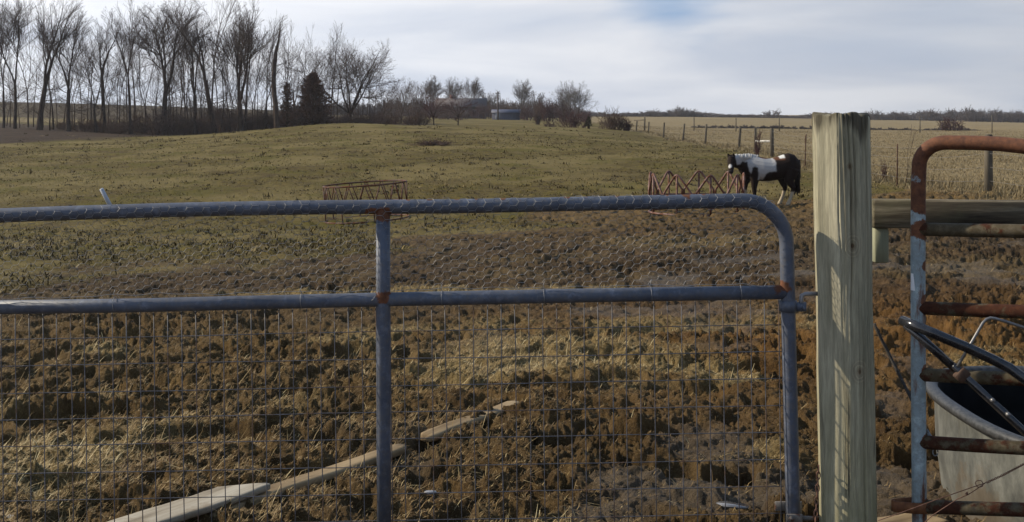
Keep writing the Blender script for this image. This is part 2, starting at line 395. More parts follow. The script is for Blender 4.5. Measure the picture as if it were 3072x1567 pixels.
tanc = M.mix(M.ramp(M.noise(.05, 4, .6), [(.5, 0.0), (.65, .5)]), tanc, (.17, .13, .06))
stc = M.ramp(M.noise(40, 5, .75), [(.3, (.11, .075, .03)), (.6, (.28, .205, .09)), (.8, (.40, .31, .16))])
mr = M.math('ADD', M.attr('mud'), M.math('MULTIPLY', M.math('SUBTRACT', M.noise(3, 5, .7), .5), .5))
wetf = M.attr('wet')
yy = M.n('ShaderNodeSeparateXYZ', {0: M.pos()}).outputs['Y']
band = M.math('MULTIPLY', M.n('ShaderNodeMapRange', {'Value': yy, 'From Min': 9.5, 'From Max': 12.0}).outputs[0], M.n('ShaderNodeMapRange', {'Value': yy, 'From Min': 27.0, 'From Max': 20.0}).outputs[0])
soil = M.mix(M.math('MULTIPLY', band, .8), soil, M.ramp(M.noise(4.5, 8, .7), [(.3, (.026, .017, .010)), (.52, (.062, .041, .023)), (.72, (.115, .079, .043))]))
soil = M.mix(M.math('MULTIPLY', M.near((.9, 5.2, 0), .8, 3.6), .55), soil, M.mix(1.0, soil, (.62, .60, .62), 'MULTIPLY'))
soil = M.mix(M.math('MULTIPLY', wetf, .75), soil, M.ramp(M.noise(9, 5, .6), [(.3, (.075, .058, .040)), (.7, (.125, .098, .068))]))
red = M.near((3.4, 9.5, -.2), 1.0, 4.6)
soil = M.mix(M.math('MULTIPLY', red, .6), soil, M.mix(1.0, soil, (1.15, .84, .52), 'MULTIPLY'))
c = M.mix(M.ramp(mr, [(.4, 0.0), (.6, 1.0)]), turf, soil)
c = M.mix(M.attr('litter_shade'), c, M.ramp(M.noise(.5, 7, .7), [(.3, (.022, .013, .007)), (.6, (.043, .025, .013)), (.8, (.078, .050, .024))]))  # leaf-litter brown darkened to carry the tree row's shade
c = M.mix(M.attr('tan'), c, tanc)
c = M.mix(M.math('MULTIPLY', M.attr('straw'), .8), c, stc)
M.color(c)
M.set(M.b.inputs['Roughness'], M.math('SUBTRACT', .95, M.math('MULTIPLY', wetf, .35)))
M.bump(M.math('ADD', M.noise(90, 5, .75), M.math('MULTIPLY', M.noise(22, 6, .7), 2.0)), 1.0, .02)
ground = mk('ground', np.stack([GX.ravel(), GY.ravel(), GZ.ravel()], 1), GQ, None, M.m, attrs={'mud': gm.ravel(), 'tan': gt.ravel(), 'straw': gs.ravel(), 'litter_shade': litter_shade(GX, GY).ravel(), 'wet': wetness(GX, GY).ravel()})
tag(ground, kind='structure'); ground['label'] = 'churned muddy paddock rising to a short grazed pasture and fields'
def hz(x, y): return float(H(np.array([x]), np.array([y]))[0])

# blades -------------------------------------------------------------
def blades(n_base, az, length, width, lift, curve, tone, name, mat, label, root_z=0.0):
    """thin two-segment ribbons rooted at the ground; lift is the pitch above horizontal"""
    x, y = n_base; z = H(x, y)+root_z; n = len(x)
    d = np.stack([np.cos(az)*np.cos(lift), np.sin(az)*np.cos(lift), np.sin(lift)], 1)
    s = np.stack([-np.sin(az), np.cos(az), np.zeros(n)], 1)
    p0 = np.stack([x, y, z], 1); pm = p0+d*(length*.5)[:, None]
    l2 = lift-curve; d2 = np.stack([np.cos(az)*np.cos(l2), np.sin(az)*np.cos(l2), np.sin(l2)], 1)
    p1 = pm+d2*(length*.5)[:, None]
    w = width[:, None]/2
    V = np.stack([p0-s*w, p0+s*w, pm-s*w, pm+s*w, p1-s*w*.4, p1+s*w*.4], 1).reshape(-1, 3)
    b = (np.arange(n)*6)[:, None]
    Q = np.concatenate([b+np.array([[0, 1, 3, 2]]), b+np.array([[2, 3, 5, 4]])], 0)
    o = mk(name, V, Q, None, mat, smooth=False, attrs={'tone': np.repeat(tone, 6)})
    return tag(o, label, 'grass' if 'grass' in name else 'straw', kind='stuff')
def blade_mat(name, stops, rough=.7):
    m = Mat(name, rough, .2); c = m.ramp(m.attr('tone'), stops); m.color(c)
    return m.m
straw_m = blade_mat('dry_straw', [(0, (.055, .034, .012)), (.4, (.165, .10, .035)), (.75, (.32, .22, .085)), (1, (.52, .41, .21))], .6)
turf_m = blade_mat('short_turf', [(0, (.034, .022, .008)), (.35, (.075, .052, .014)), (.6, (.098, .076, .015)), (.8, (.15, .108, .030)), (1, (.28, .205, .085))])
tan_m = blade_mat('dry_grass', [(0, (.09, .063, .03)), (.5, (.19, .14, .068)), (1, (.30, .235, .125))])
def scatter(n, y0, y1, um=.47, pw=1.0):
    t = rng.random(n)**pw; y = y0*np.exp(t*math.log(y1/y0)); x = (rng.random(n)*2-1)*um*y; return x, y
x, y = scatter(640000, 4.0, 22, .58, 1.25)
mud_, tan_, st_ = zones(x, y)
patch = fbm(x*2.6, y*2.6, 3, 71); shag = sstep(.6, -1.1, x-.25*(y-5))*sstep(10.5, 8, y)
keep = rng.random(len(x)) < np.clip(.04+.20*sstep(.48, .62, patch)*(1-.7*sstep(.0, .6, x)*sstep(8, 6.5, y))+.5*shag*sstep(.38, .58, patch+.1)+.7*st_, 0, 1)*(.15+.85*mud_)
x, y = x[keep], y[keep]; st_ = st_[keep]; shag = shag[keep]; n = len(x)
long_ = rng.random(n) < .025+.05*st_
blades((x, y), np.where(rng.random(n) < .6*shag, rng.normal(.9, .5, n), rng.random(n)*6.283), np.where(long_, .05+.07*rng.random(n), .010+.028*rng.random(n)), .0010+.0014*rng.random(n)+.00016*y, rng.normal(.35, .35, n), rng.normal(.3, .35, n),
       np.clip(np.where(long_, .2, 0)+rng.beta(2.0, 3.4, n)+.25*st_+.04*shag, 0, 1), 'straw_litter', straw_m, 'loose dry straw trodden into the brown mud inside the gate', .001)
x, y = scatter(380000, 7.0, 75, .58)
mud_, tan_, st_ = zones(x, y)
keep = rng.random(len(x)) < (1-mud_)*(1-tan_)*(.1+.9*sstep(.42, .62, fbm(x*.9, y*.9, 4, 73)))
x, y = x[keep], y[keep]; n = len(x)
blades((x, y), rng.random(n)*6.283, .018+.03*rng.random(n)+.0004*y, .0025+.00055*y*(.6+.8*rng.random(n)), rng.normal(.5, .35, n), rng.normal(.4, .3, n),
       np.clip(.12+rng.beta(2.6, 2.6, n)*.6+.5*(fbm(x*.35, y*.35, 3, 77)-.4), 0, 1), 'pasture_grass', turf_m, 'short grazed winter grass on the rising pasture', -.004)
# darker weed tufts and droppings dotted over the pasture
nt = 6500; x, y = scatter(nt, 12, 95, .58); mud_, tan_, st_ = zones(x, y); keep = (mud_ < .6) & (tan_ < .3) & (rng.random(nt) < .25+.9*sstep(.45, .65, fbm(x*.25, y*.25, 3, 97))); x, y = x[keep], y[keep]; nb = 12
sz = .6+.9*rng.random(len(x)); x = np.repeat(x, nb)+rng.normal(0, .07, len(x)*nb)*np.repeat(sz, nb); y = np.repeat(y, nb)+rng.normal(0, .06, len(y)*nb); tn = np.repeat(rng.random(len(sz)), nb); n = len(x)
blades((x, y), rng.random(n)*6.283, (.05+.07*rng.random(n))*np.repeat(sz, nb), .010+.00045*y, rng.normal(.7, .35, n), rng.normal(.4, .3, n), np.clip(np.where(tn > .8, .75+.2*rng.random(n), .02+.3*rng.random(n)), 0, 1),
       'grass_tufts', turf_m, 'dark weedy tufts and droppings dotted over the pasture', -.01)
n0 = 270000
y = 22*np.exp(rng.random(n0)*math.log(185/22)); x = fence_x(y)-1.2+rng.random(n0)**1.3*np.maximum(3, .58*y-fence_x(y)+5)
mud_, tan_, st_ = zones(x, y); keep = (rng.random(n0) < tan_*(.3+.7*sstep(.35, .6, fbm(x*.4, y*.4, 3, 79)))) & (x < .58*y)
x, y = x[keep], y[keep]; n = len(x); nearf = np.exp(-((x-fence_x(y))/.9)**2)
blades((x, y), rng.random(n)*6.283, (.04+.07*rng.random(n)+.25*nearf*rng.random(n)), .003+.00022*y*(.5+rng.random(n)), rng.normal(1.15, .25, n), rng.normal(.5, .4, n),
       np.clip(rng.beta(2.4, 2, n), 0, 1), 'tall_dry_grass', tan_m, 'tall pale dry grass in the field beyond the fence and along the fence line', -.01)

# ------------------------------------------------------------------ bare trees
def gen_tree(seed, Ht, r0, fork=.35, spread=.5, lean=(0, 0), nmain=2, levels=4, rmin=.009, budget=6000, width=1.0, dens=1.0, bare=.25, **kw):
    """trunk to the fork, then nmain leaders to the top with ascending side branches"""
    R = random.Random(seed); S = []; stack = []
    def rv(): return np.array([R.gauss(0, 1), R.gauss(0, 1), R.gauss(0, .7)])
    def limb(p, d, Ln, r, lv, kids=True, rend=None):
        n = max(2, int(round(Ln/(.85 if lv <= 1 else .42)))); n = min(n, 16); step = Ln/n; rend = max(rmin, r*.25 if rend is None else rend)
        for i in range(n):
            wdr = {0: .04, 1: .085, 2: .16}.get(lv, .22)
            d = d+rv()*wdr+np.array([0, 0, .075 if lv > 1 else .05]); d /= np.linalg.norm(d); q = p+d*step
            ra = r+(rend-r)*i/n; rb_ = r+(rend-r)*(i+1)/n; S.append((p, q, ra, rb_, lv)); p = q
            f = (i+1)/n
            if kids and lv >= 1 and lv < levels and f > (bare if lv == 1 else .12):
                for _ in range(1 if R.random() > .55*dens else 2):
                    rem = Ln*(1-f)
                    cl = (rem*R.uniform(.40, .72)+Ln*.08+.15)*(1.1 if lv == 1 else 1.0)
                    v = rv(); v[2] *= .35; v -= d*np.dot(v, d); v /= np.linalg.norm(v)+1e-6
                    e = R.uniform(.38, .78)*spread*1.75*(width if lv == 1 else 1.0)
                    stack.append((p, d*math.cos(e)+v*math.sin(e), cl, max(rmin, rb_*R.uniform(.42, .66)), lv+1))
        return p, d
    r0 *= .68; spread *= .86; d0 = np.array([lean[0], lean[1], 1.0]); d0 /= np.linalg.norm(d0)
    p, d = limb(np.array([0, 0, -.2]), d0, Ht*fork+.2, r0, 0, False, r0*.74)
    for k in range(int(5+Ht*fork*2.4)):                 # thin side limbs and dead snags low on the trunk
        z = R.uniform(.3, .99); q = np.array([0, 0, -.2])+(p-np.array([0, 0, -.2]))*z; v = rv(); v[2] = .4
        stack.append((q, v/np.linalg.norm(v), Ht*R.uniform(.07, .26), max(rmin, r0*R.uniform(.06, .16)), 2))
    a0 = R.random()*6.283
    for j in range(nmain):
        a = a0+j*6.283/nmain+R.gauss(0, .3); e = (0.10 if nmain == 1 else R.uniform(.16, .42)*spread*2.0)*width
        sv_ = np.array([math.cos(a), math.sin(a)*.8, 0]); nd = d*math.cos(e)+sv_*math.sin(e); nd /= np.linalg.norm(nd)
        limb(p, nd, Ht*(1-fork)*R.uniform(.86, 1.04)/max(.75, nd[2]), r0*.74*(1 if nmain == 1 else R.uniform(.55, .78)), 1, True, rmin*1.3)
    while stack and len(S) < budget:
        p, d, Ln, r, lv = stack.pop(0)
        if Ln < .18: continue
        limb(p, d/np.linalg.norm(d), Ln, r, lv)
    P0 = np.array([s[0] for s in S]); P1 = np.array([s[1] for s in S]); A = np.array([s[2] for s in S]); B = np.array([s[3] for s in S]); lv = np.array([s[4] for s in S])
    top = P1[:, 2].max(); hf = Ht*fork*.9
    def st(P):
        P = P.copy(); m = P[:, 2] > hf; P[m, 2] = hf+(P[m, 2]-hf)*(Ht-hf)/(top-hf); return P
    P0, P1 = st(P0), st(P1)
    A = np.where(lv == 0, A*(1+.3*np.exp(-np.clip(P0[:, 2], 0, 9)/.35)), A); B = np.where(lv == 0, B*(1+.3*np.exp(-np.clip(P1[:, 2], 0, 9)/.35)), B)
    return P0, P1, A, B, lv
def tree_parts(root, g, bark, twig, sides=(8, 4)):
    P0, P1, A, B, lv = g; o = np.array(root.location)
    m = lv <= 1
    V, Q = segs_mesh(P0[m]+o, P1[m]+o, A[m], B[m], sides[0]); mk('trunk', V, Q, None, bark, root)
    m = ~m
    V, Q = segs_mesh(P0[m]+o, P1[m]+o, A[m], B[m], sides[1]); mk('crown', V, Q, None, twig, root)
bark_m = simple('dark_bark', (.030, .020, .016), (.085, .060, .045), 6, .95, .1, stretch=(1, 1, .25), bump=.6, dist=.03)
twig_m = simple('grey_twigs', (.062, .046, .039), (.115, .087, .074), 3, .95, .1, bump=0)
redtwig_m = simple('reddish_twigs', (.055, .028, .026), (.10, .054, .050), 3, .95, .1, bump=0)
paletwig_m = simple('pale_twigs', (.10, .085, .075), (.16, .14, .125), 3, .95, .1, bump=0)
GT = 'bare trees along the left field edge'
# px, base py, Y, top py, trunk radius, fork, spread, lean, nmain, seed, label
big = [
 (10, 375, 116, -25, 0.2, 0.28, 0.34, (0.0, 0), 2, 1, 'bare tree at the photo left edge, its trunk half cut by the frame'),
 (44, 378, 114, -60, 0.26, 0.3, 0.42, (-0.05, 0), 2, 2, 'bare tree with a pale grassy gap behind, second from the left edge'),
 (118, 380, 112, -40, 0.44, 0.30, 0.50, (0.02, 0), 2, 3, 'stout bare tree with a double trunk base, thickest of the leftmost trees'),
 (206, 383, 112, 15, 0.33, 0.34, 0.38, (-0.05, 0), 2, 4, 'bare tree with upright grey crown between the stout double trunk and the gap of sky'),
 (288, 388, 112, 120, 0.22, 0.26, 0.62, (0.04, 0), 2, 5, 'low spreading bare tree below the gap of sky'),
 (314, 392, 114, 52, 0.3, 0.5, 0.42, (-0.04, 0), 2, 6, 'bare tree with a straight trunk and pointed crown, left neighbour of the tallest tree'),
 (394, 394, 113, 20, 0.22, 0.4, 0.34, (-0.06, 0), 2, 7, 'slim bare tree leaning left just before the tallest tree'),
 (489, 402, 112, -40, 0.42, 0.3, 0.5, (-0.03, 0), 3, 8, 'tallest bare tree with a huge fan-shaped crown and a limb forking off to the left'),
 (588, 405, 111, 50, 0.33, 0.34, 0.34, (-0.06, 0), 3, 9, 'bare tree with clustered trunks right of the tallest fan-shaped tree'),
 (645, 407, 110, 15, 0.36, 0.42, 0.4, (-0.13, 0), 2, 10, 'bare tree leaning left with a dark burl high on its trunk'),
 (722, 404, 109, 0, 0.44, 0.22, 0.46, (0.02, 0), 3, 11, 'large bare tree of several upright stems forking low, left of the broken-topped tree'),
 (832, 392, 106, 45, 0.36, 0.62, 0.3, (-0.01, 0), 1, 12, 'tall dark ivy-clad tree with a broken top and few branches'),
 (886, 372, 118, 180, 0.19, 0.36, 0.6, (0, 0), 2, 13, 'small round-crowned bare tree just left of the dark conifer'),
 (1050, 364, 124, 122, 0.32, 0.14, 0.90, (0, 0), 6, 14, 'bare tree with a broad dome-shaped crown standing right of the dark conifer'),
]
for (px, py, Y, ty, r, fk, sp, ln, nm, sd, lab) in big:
    b = at(px, py, Y); b[2] = hz(b[0], b[1])-.1
    Ht = EZ-(ty-HY)/F*Y-b[2]
    t = thing('bare_tree', lab, 'tree', b, GT)
    tree_parts(t, gen_tree(sd, Ht, r, fk, sp, ln, nm, levels=4 if sd != 12 else 3, width=1.3 if sd in (5, 8, 13, 14) else 1.0, dens=1.3 if sd == 14 else (.9 if sd in (1, 2, 3, 12) else 1.3),
               rmin=.0058 if sd == 14 else .0052, budget=30000 if sd == 14 else 21000 if sd in (8, 11, 14) else (2400 if sd == 12 else 16000)), bark_m, twig_m)
# slim trees standing among them: three shapes, copied
slim_src = []
for k in range(4):
    t = thing('slim_tree', 'thin bare tree, one of the slender saplings among the larger trunks on the left', 'tree', (0, 0, 0), 'slender trees among the large trunks')
    tree_parts(t, gen_tree(40+k, 10.5, .10, .16+.1*k, .36, (random.uniform(-.05, .05), 0), 1+k % 2, levels=3, budget=3600, rmin=.006, bare=.10, dens=.9+.2*k), bark_m, twig_m, (6, 3)); slim_src.append(t)
used = set()
for i, (px, Y, s) in enumerate([(60, 118, 1.0), (150, 113, .8), (172, 130, .9), (245, 128, .9), (338, 121, .75), (358, 130, .9), (410, 125, .9), (428, 118, .85), (445, 128, 1.0), (458, 117, .85), (522, 114, .9), (545, 126, 1.0), (568, 115, .8), (604, 110, 1.0), (625, 122, 1.0), (668, 118, .9), (690, 109, .8), (757, 114, .9), (772, 109, .95), (798, 111, .85), (812, 120, .9), (848, 115, .7), (905, 128, .8), (925, 131, .95), (958, 128, .85), (975, 121, .8), (992, 129, .9), (1012, 121, .85), (1030, 127, .85), (1075, 121, .7), (1100, 130, .65), (1125, 135, .6), (20, 128, 1.0), (85, 124, 1.1), (100, 130, .95), (130, 126, 1.0), (190, 121, 1.0), (225, 119, 1.1), (262, 122, .9), (272, 131, .9), (302, 126, 1.0), (326, 132, 1.1), (372, 124, 1.1), (382, 133, .95), (470, 128, 1.1), (512, 121, 1.1), (532, 119, 1.0), (556, 130, 1.1), (578, 122, 1.15), (612, 126, 1.1), (655, 125, 1.05), (682, 124, 1.1), (745, 118, 1.0), (784, 124, 1.0), (868, 127, .8), (880, 131, .9), (915, 122, .75), (938, 135, 1.0), (1003, 134, .95), (1042, 132, .9), (1062, 134, .85), (1088, 127, .75), (1110, 124, .6), (30, 120, 1.2), (160, 118, 1.2), (215, 126, 1.25), (275, 119, 1.0), (350, 116, 1.1), (402, 132, 1.25), (436, 123, 1.2), (465, 124, 1.15), (505, 118, 1.0), (538, 133, 1.3), (562, 119, 1.2), (598, 118, 1.2), (636, 130, 1.3), (662, 112, 1.1), (696, 122, 1.25), (735, 112, 1.15), (765, 126, 1.2), (790, 132, 1.25), (820, 130, 1.1), (855, 124, .9), (500, 130, .9), (590, 130, 1.0), (700, 130, .95), (740, 128, .9), (-25, 118, 1.1), (-60, 112, 1.1)]):
    src = slim_src[i % 4]; t = src if (i % 4) not in used else copy_tree(src); used.add(i % 4)
    x = (px-1536)/F*Y; t.location = (x, Y, hz(x, Y)-.05); s *= (.62, 1.12, .85, 1.0, .72, 1.2, .95)[i % 7]; t.rotation_euler = (0, 0, i*1.7); t.scale = (s, s, s)

# bushes --------------------------------------------------------------
def gen_bush(seed, Hh, Rr, n=30, rmin=.010, dense=3):
    R = random.Random(seed); S = []
    def go(p, d, Ln, r, lv):
        for i in range(3):
            d = d+np.array([R.gauss(0, .2), R.gauss(0, .2), R.gauss(.03, .12)]); d /= np.linalg.norm(d); q = p+d*Ln/3
            S.append((p, q, r, max(rmin*.7, r*.8), lv)); p = q; r = max(rmin*.7, r*.8)
            if lv < dense:
                for _ in range(2 if lv else 1):
                    v = np.array([R.gauss(0, 1), R.gauss(0, 1), R.gauss(.2, .8)]); v /= np.linalg.norm(v)
                    go(p, d*.7+v*.8, Ln*R.uniform(.38, .6), r*.65, lv+1)
    for k in range(n):
        a = R.random()*6.283; e = R.random()**.7
        d = np.array([math.cos(a)*e*Rr/Hh*.55, math.sin(a)*e*Rr/Hh*.55, 1]); Ln = Hh*.78*(1-.5*e*e); d /= np.linalg.norm(d)
        go(np.array([math.cos(a)*e*Rr*.62, math.sin(a)*e*Rr*.62, -.1]), d, Ln*R.uniform(.7, 1), rmin*2.6, 1)
    P0 = np.array([s[0] for s in S]); P1 = np.array([s[1] for s in S]); A = np.array([s[2] for s in S]); B = np.array([s[3] for s in S])
    return P0, P1, A, B
def bush(name, label, px, py, Y, w_px, h_px, mat, seed, n=26, group=None, rmin=None, cat='bush'):
    b = at(px, py, Y); b[2] = hz(b[0], b[1]); Hh = h_px/F*Y; Rr = w_px/F*Y/2
    P0, P1, A, B = gen_bush(seed, Hh, Rr, n, rmin or .00012*Y)
    z = np.concatenate([P0, P1])[:, 2].max(); xr = np.abs(np.concatenate([P0, P1])[:, 0]).max()
    k = np.array([Rr/xr, Rr/xr, Hh/z]); V, Q = segs_mesh(P0*k+b, P1*k+b, A, B, 3)
    t = thing(name, label, cat, b, group); m = P0[:, 2] < Hh*.22
    o = mk('twigs', V, Q, None, mat, t); return t
brush_m = simple('brown_brush', (.060, .038, .030), (.12, .080, .062), 3, .95, .1, bump=0)
# thicket under the trees: four shapes, copied
thick_src = []
for k in range(4):
    P0, P1, A, B = gen_bush(80+k, 1.5, 1.5, 16, .011)
    V, Q = segs_mesh(P0, P1, A, B, 3)
    t = thing('thicket_shrub', 'tangled brown shrub, one of the low brush under the left row of trees', 'bush', (0, 0, 0), 'brush under the left row of trees')
    mk('twigs', V, Q, None, brush_m, t); thick_src.append(t)
used = set()
R_ = random.Random(5)
spots = [(px+R_.uniform(-12, 12), R_.uniform(108, 118) if px > 330 else R_.uniform(112, 122)) for px in range(175, 1180, 15)]
spots += [(px+R_.uniform(-15, 15), R_.uniform(122, 138)) for px in range(330, 1280, 22)]
for i, (px, Y) in enumerate(spots):
    if 880 < px < 1000 and Y < 118: Y += 12
    k = i % 4; t = thick_src[k] if k not in used else copy_tree(thick_src[k]); used.add(k)
    if px < 400: s = R_.uniform(.7, 1.1)
    elif px < 870: s = R_.choice((.5, .8, 1.0, 1.3, 1.9))*R_.uniform(.85, 1.1)
    else: s = R_.uniform(.7, 1.1)
    x = (px-1536)/F*Y; t.location = (x, Y, hz(x, Y)); t.rotation_euler = (0, 0, i*2.1); t.scale = (s, s, s*R_.uniform(.8, 1.2))

# conifers ------------------------------------------------------------
def conifer(label, px, py, Y, w_px, top_py, seed, mat, n=9000, name='conifer_tree', cat='tree'):
    R = np.random.default_rng(seed); b = at(px, py, Y); b[2] = hz(b[0], b[1])-.05; Ht = EZ-(top_py-HY)/F*Y-b[2]; Rr = w_px/F*Y/2
    t = thing(name, label, cat, b)
    z = R.random(n)**1.25; prof = np.clip((1-z)**.62*np.clip(.72+z*3.0, 0, 1), .02, 1)
    a = R.random(n)*6.283; lob = 1+.25*np.sin(a*3+z*9+seed)+.25*np.sin(a*5-z*31)+.15*np.sin(z*60+a*2)
    rad = Rr*prof*lob*(R.random(n)**.55); c = np.stack([rad*np.cos(a), rad*np.sin(a), .25+z*(Ht-.25)], 1)+b
    up = np.stack([np.cos(a)*.8, np.sin(a)*.8, R.normal(.45, .5, n)], 1); up /= np.linalg.norm(up, axis=1)[:, None]
    sd = np.cross(up, R.normal(0, 1, (n, 3))); sd /= np.linalg.norm(sd, axis=1)[:, None]
    ln = (.14+.26*R.random(n))*(Ht/5); wd = ln*.28
    V = np.stack([c-sd*wd[:, None], c+sd*wd[:, None], c+up*ln[:, None]], 1).reshape(-1, 3)
    mk('foliage', V, None, np.arange(3*n).reshape(-1, 3), mat, t, smooth=False)
    mk('trunk', *tube([b+(0, 0, -.2), b+(0, 0, Ht*.5), b+(0, 0, Ht*.93)], [.14, .09, .02], 8), bark_m, t)
    return t
cedar_m = simple('bronze_cedar', (.07, .042, .031), (.16, .092, .064), 2.5, .9, .1, bump=0)
conifer('large bronze-brown pointed cedar standing among the bare trees', 940, 366, 113, 118, 222, 3, cedar_m, 5200)
conifer('smaller dark cedar beside the ivy-clad broken tree', 862, 384, 108, 50, 250, 5, cedar_m, 1200)
conifer('small dark round evergreen at the foot of the far brushy bush', 1766, 381, 108, 24, 351, 8, simple('dark_evergreen', (.02, .022, .012), (.05, .045, .022), 3, .9, .1, bump=0), 1500, 'evergreen_shrub', 'bush')

# middle-distance trees (behind the mound) -------------------------------
mid = [(1205, 175, 225, .16, 21, twig_m, 'thin twiggy bare tree left of the far orchard trees'), (1255, 190, 232, .18, 22, twig_m, 'pale slender bare tree beyond the far field, left of the roof'),
       (1150, 168, 238, .16, 23, twig_m, 'small bare tree right of the dome-crowned tree'), (1290, 262, 224, .25, 24, twig_m, 'tall feathery bare tree rising left of the farmhouse'),
       (1362, 280, 228, .25, 25, twig_m, 'bare tree rising behind the left half of the farmhouse roof'), (1412, 285, 226, .26, 26, twig_m, 'bare tree rising behind the right half of the farmhouse roof'),
       (1472, 275, 268, .18, 27, twig_m, 'low bare tree left of the utility pole'), (1565, 250, 234, .28, 28, paletwig_m, 'wide pale bare tree right of the utility pole'),
       (1612, 255, 272, .2, 29, twig_m, 'squat bare tree between the two pale far trees'), (1712, 190, 240, .22, 30, paletwig_m, 'pale brushy bare tree beside the patch of blue low sky'),
       (1735, 192, 252, .2, 31, paletwig_m, 'right-hand stem of the pale bare trees beside the patch of blue low sky'), (1690, 195, 252, .2, 32, twig_m, 'grey bare tree close behind the pale brushy tree')]
for (px, Y, ty, r, sd, mt, lab) in mid:
    x = (px-1536)/F*Y; zb = hz(x, Y)-.1; Ht = EZ-(ty-HY)/F*Y-zb
    t = thing('bare_tree', lab, 'tree', (x, Y, zb), 'far bare trees by the farmhouse')
    tree_parts(t, gen_tree(sd, Ht, r*.8, .12, .58, (0, 0), 4, levels=4, rmin=.000042*Y, budget=6500, dens=.8, bare=.12), bark_m, mt, (6, 3))
for (px, py, Y, w, h, sd, lab) in [(1302, 379, 118, 120, 92, 61, 'reddish orchard tree with a bare forked trunk, left of the pair'), (1374, 380, 118, 130, 96, 62, 'reddish orchard tree with drooping crown, right of the pair')]:
    b = at(px, py, Y); b[2] = hz(b[0], b[1])-.05
    t = thing('orchard_tree', lab, 'tree', b, 'reddish orchard trees on the mound')
    tree_parts(t, gen_tree(sd, h/F*Y, .10, .28, .8, (.0, 0), 5, levels=4, rmin=.009, budget=4200, width=1.5, dens=1.6, bare=.05), bark_m, redtwig_m, (6, 3))
bl = [(1250, 380, 118, 95, 52, brush_m, 63, 'dark round bush left of the orchard trees', 26), (1145, 368, 128, 75, 42, brush_m, 64, 'dark bush on the crest below the dome-crowned tree', 20),
      (1640, 362, 190, 90, 75, redtwig_m, 65, 'reddish bush with upright twigs right of the blue shed', 26), (1612, 366, 150, 42, 62, brush_m, 66, 'dark narrow bush in front of the reddish far bushes', 16),
      (1722, 380, 125, 120, 62, redtwig_m, 67, 'reddish low thicket at the far end of the pasture', 30), (1650, 381, 122, 45, 24, brush_m, 68, 'tiny low bush left of the far thicket', 14),
      (1836, 386, 112, 110, 74, brush_m, 69, 'large rounded brown bush where the fence line begins', 40), (1876, 390, 112, 55, 46, redtwig_m, 70, 'smaller reddish bush touching the large rounded bush', 18),
      (1330, 345, 235, 130, 60, redtwig_m, 74, 'reddish brush covering the left end of the farmhouse', 22), (1500, 352, 262, 120, 64, brush_m, 75, 'grey brush behind the utility pole', 22), (1230, 358, 215, 120, 66, brush_m, 76, 'dark brush on the far field left of the farmhouse', 22),
      (1580, 356, 225, 60, 46, redtwig_m, 77, 'reddish brush just right of the blue shed', 16), (1690, 362, 205, 90, 84, redtwig_m, 78, 'reddish brush under the pale far trees', 22),
      (1180, 362, 222, 110, 70, brush_m, 175, 'grey-brown brush between the small crest trees', 22), (1285, 358, 228, 120, 78, redtwig_m, 176, 'reddish brush left of the farmhouse roof', 24), (1360, 362, 200, 150, 50, brush_m, 177, 'low brown scrub in front of the farmhouse wall', 24), (1440, 356, 246, 90, 50, redtwig_m, 178, 'reddish scrub at the right end of the farmhouse', 18), (1540, 346, 268, 120, 68, brush_m, 179, 'grey brush behind the blue shed', 24), (1610, 358, 230, 110, 74, brush_m, 180, 'grey-brown brush right of the blue shed below the wide pale tree', 24), (1755, 366, 200, 70, 44, redtwig_m, 181, 'low reddish brush under the patch of blue low sky', 16),
      (2855, 391, 178, 105, 48, redtwig_m, 71, 'round red-brown bush alone in the right-hand field', 30),
      (2272, 462, 55, 42, 84, redtwig_m, 72, 'reddish weedy sapling growing against the fence brace', 9), (2655, 520, 36, 46, 66, redtwig_m, 73, 'spindly reddish weed bush near the wooden gate post', 6)]
for (px, py, Y, w, h, mt, sd, lab, n) in bl: bush('bare_bush', lab, px, py, Y, w, h, mt, sd, n)
# sapling by the T-post
b = at(2712, 532, 33); b[2] = hz(b[0], b[1])-.05
t = thing('bare_sapling', 'slim grey sapling leaning right beside the rusty fence stake', 'tree', b)
tree_parts(t, gen_tree(91, 1.75, .016, .3, .5, (.16, 0), 2, levels=2, rmin=.003, budget=80), bark_m, twig_m, (6, 4))
# brush heap on the mound
b = at(1297, 440, 60); b[2] = hz(b[0], b[1])
MBh = MB(); Rb = np.random.default_rng(4); n = 420
p0 = np.stack([Rb.normal(0, .42, n), Rb.normal(0, .35, n), Rb.random(n)*.18], 1); d = np.stack([Rb.normal(0, 1, n), Rb.normal(0, 1, n), Rb.normal(.25, .35, n)], 1); d /= np.linalg.norm(d, axis=1)[:, None]
p1 = p0+d*(.2+.35*Rb.random(n))[:, None]; p1[:, 2] = np.abs(p1[:, 2])*.8
V, Q = segs_mesh(p0+b, p1+b, np.full(n, .012), np.full(n, .005), 3)
tag(mk('brush_heap', V-b, Q, None, brush_m), 'flat heap of dead brown brush on the pasture slope', 'brush heap').location = tuple(b)

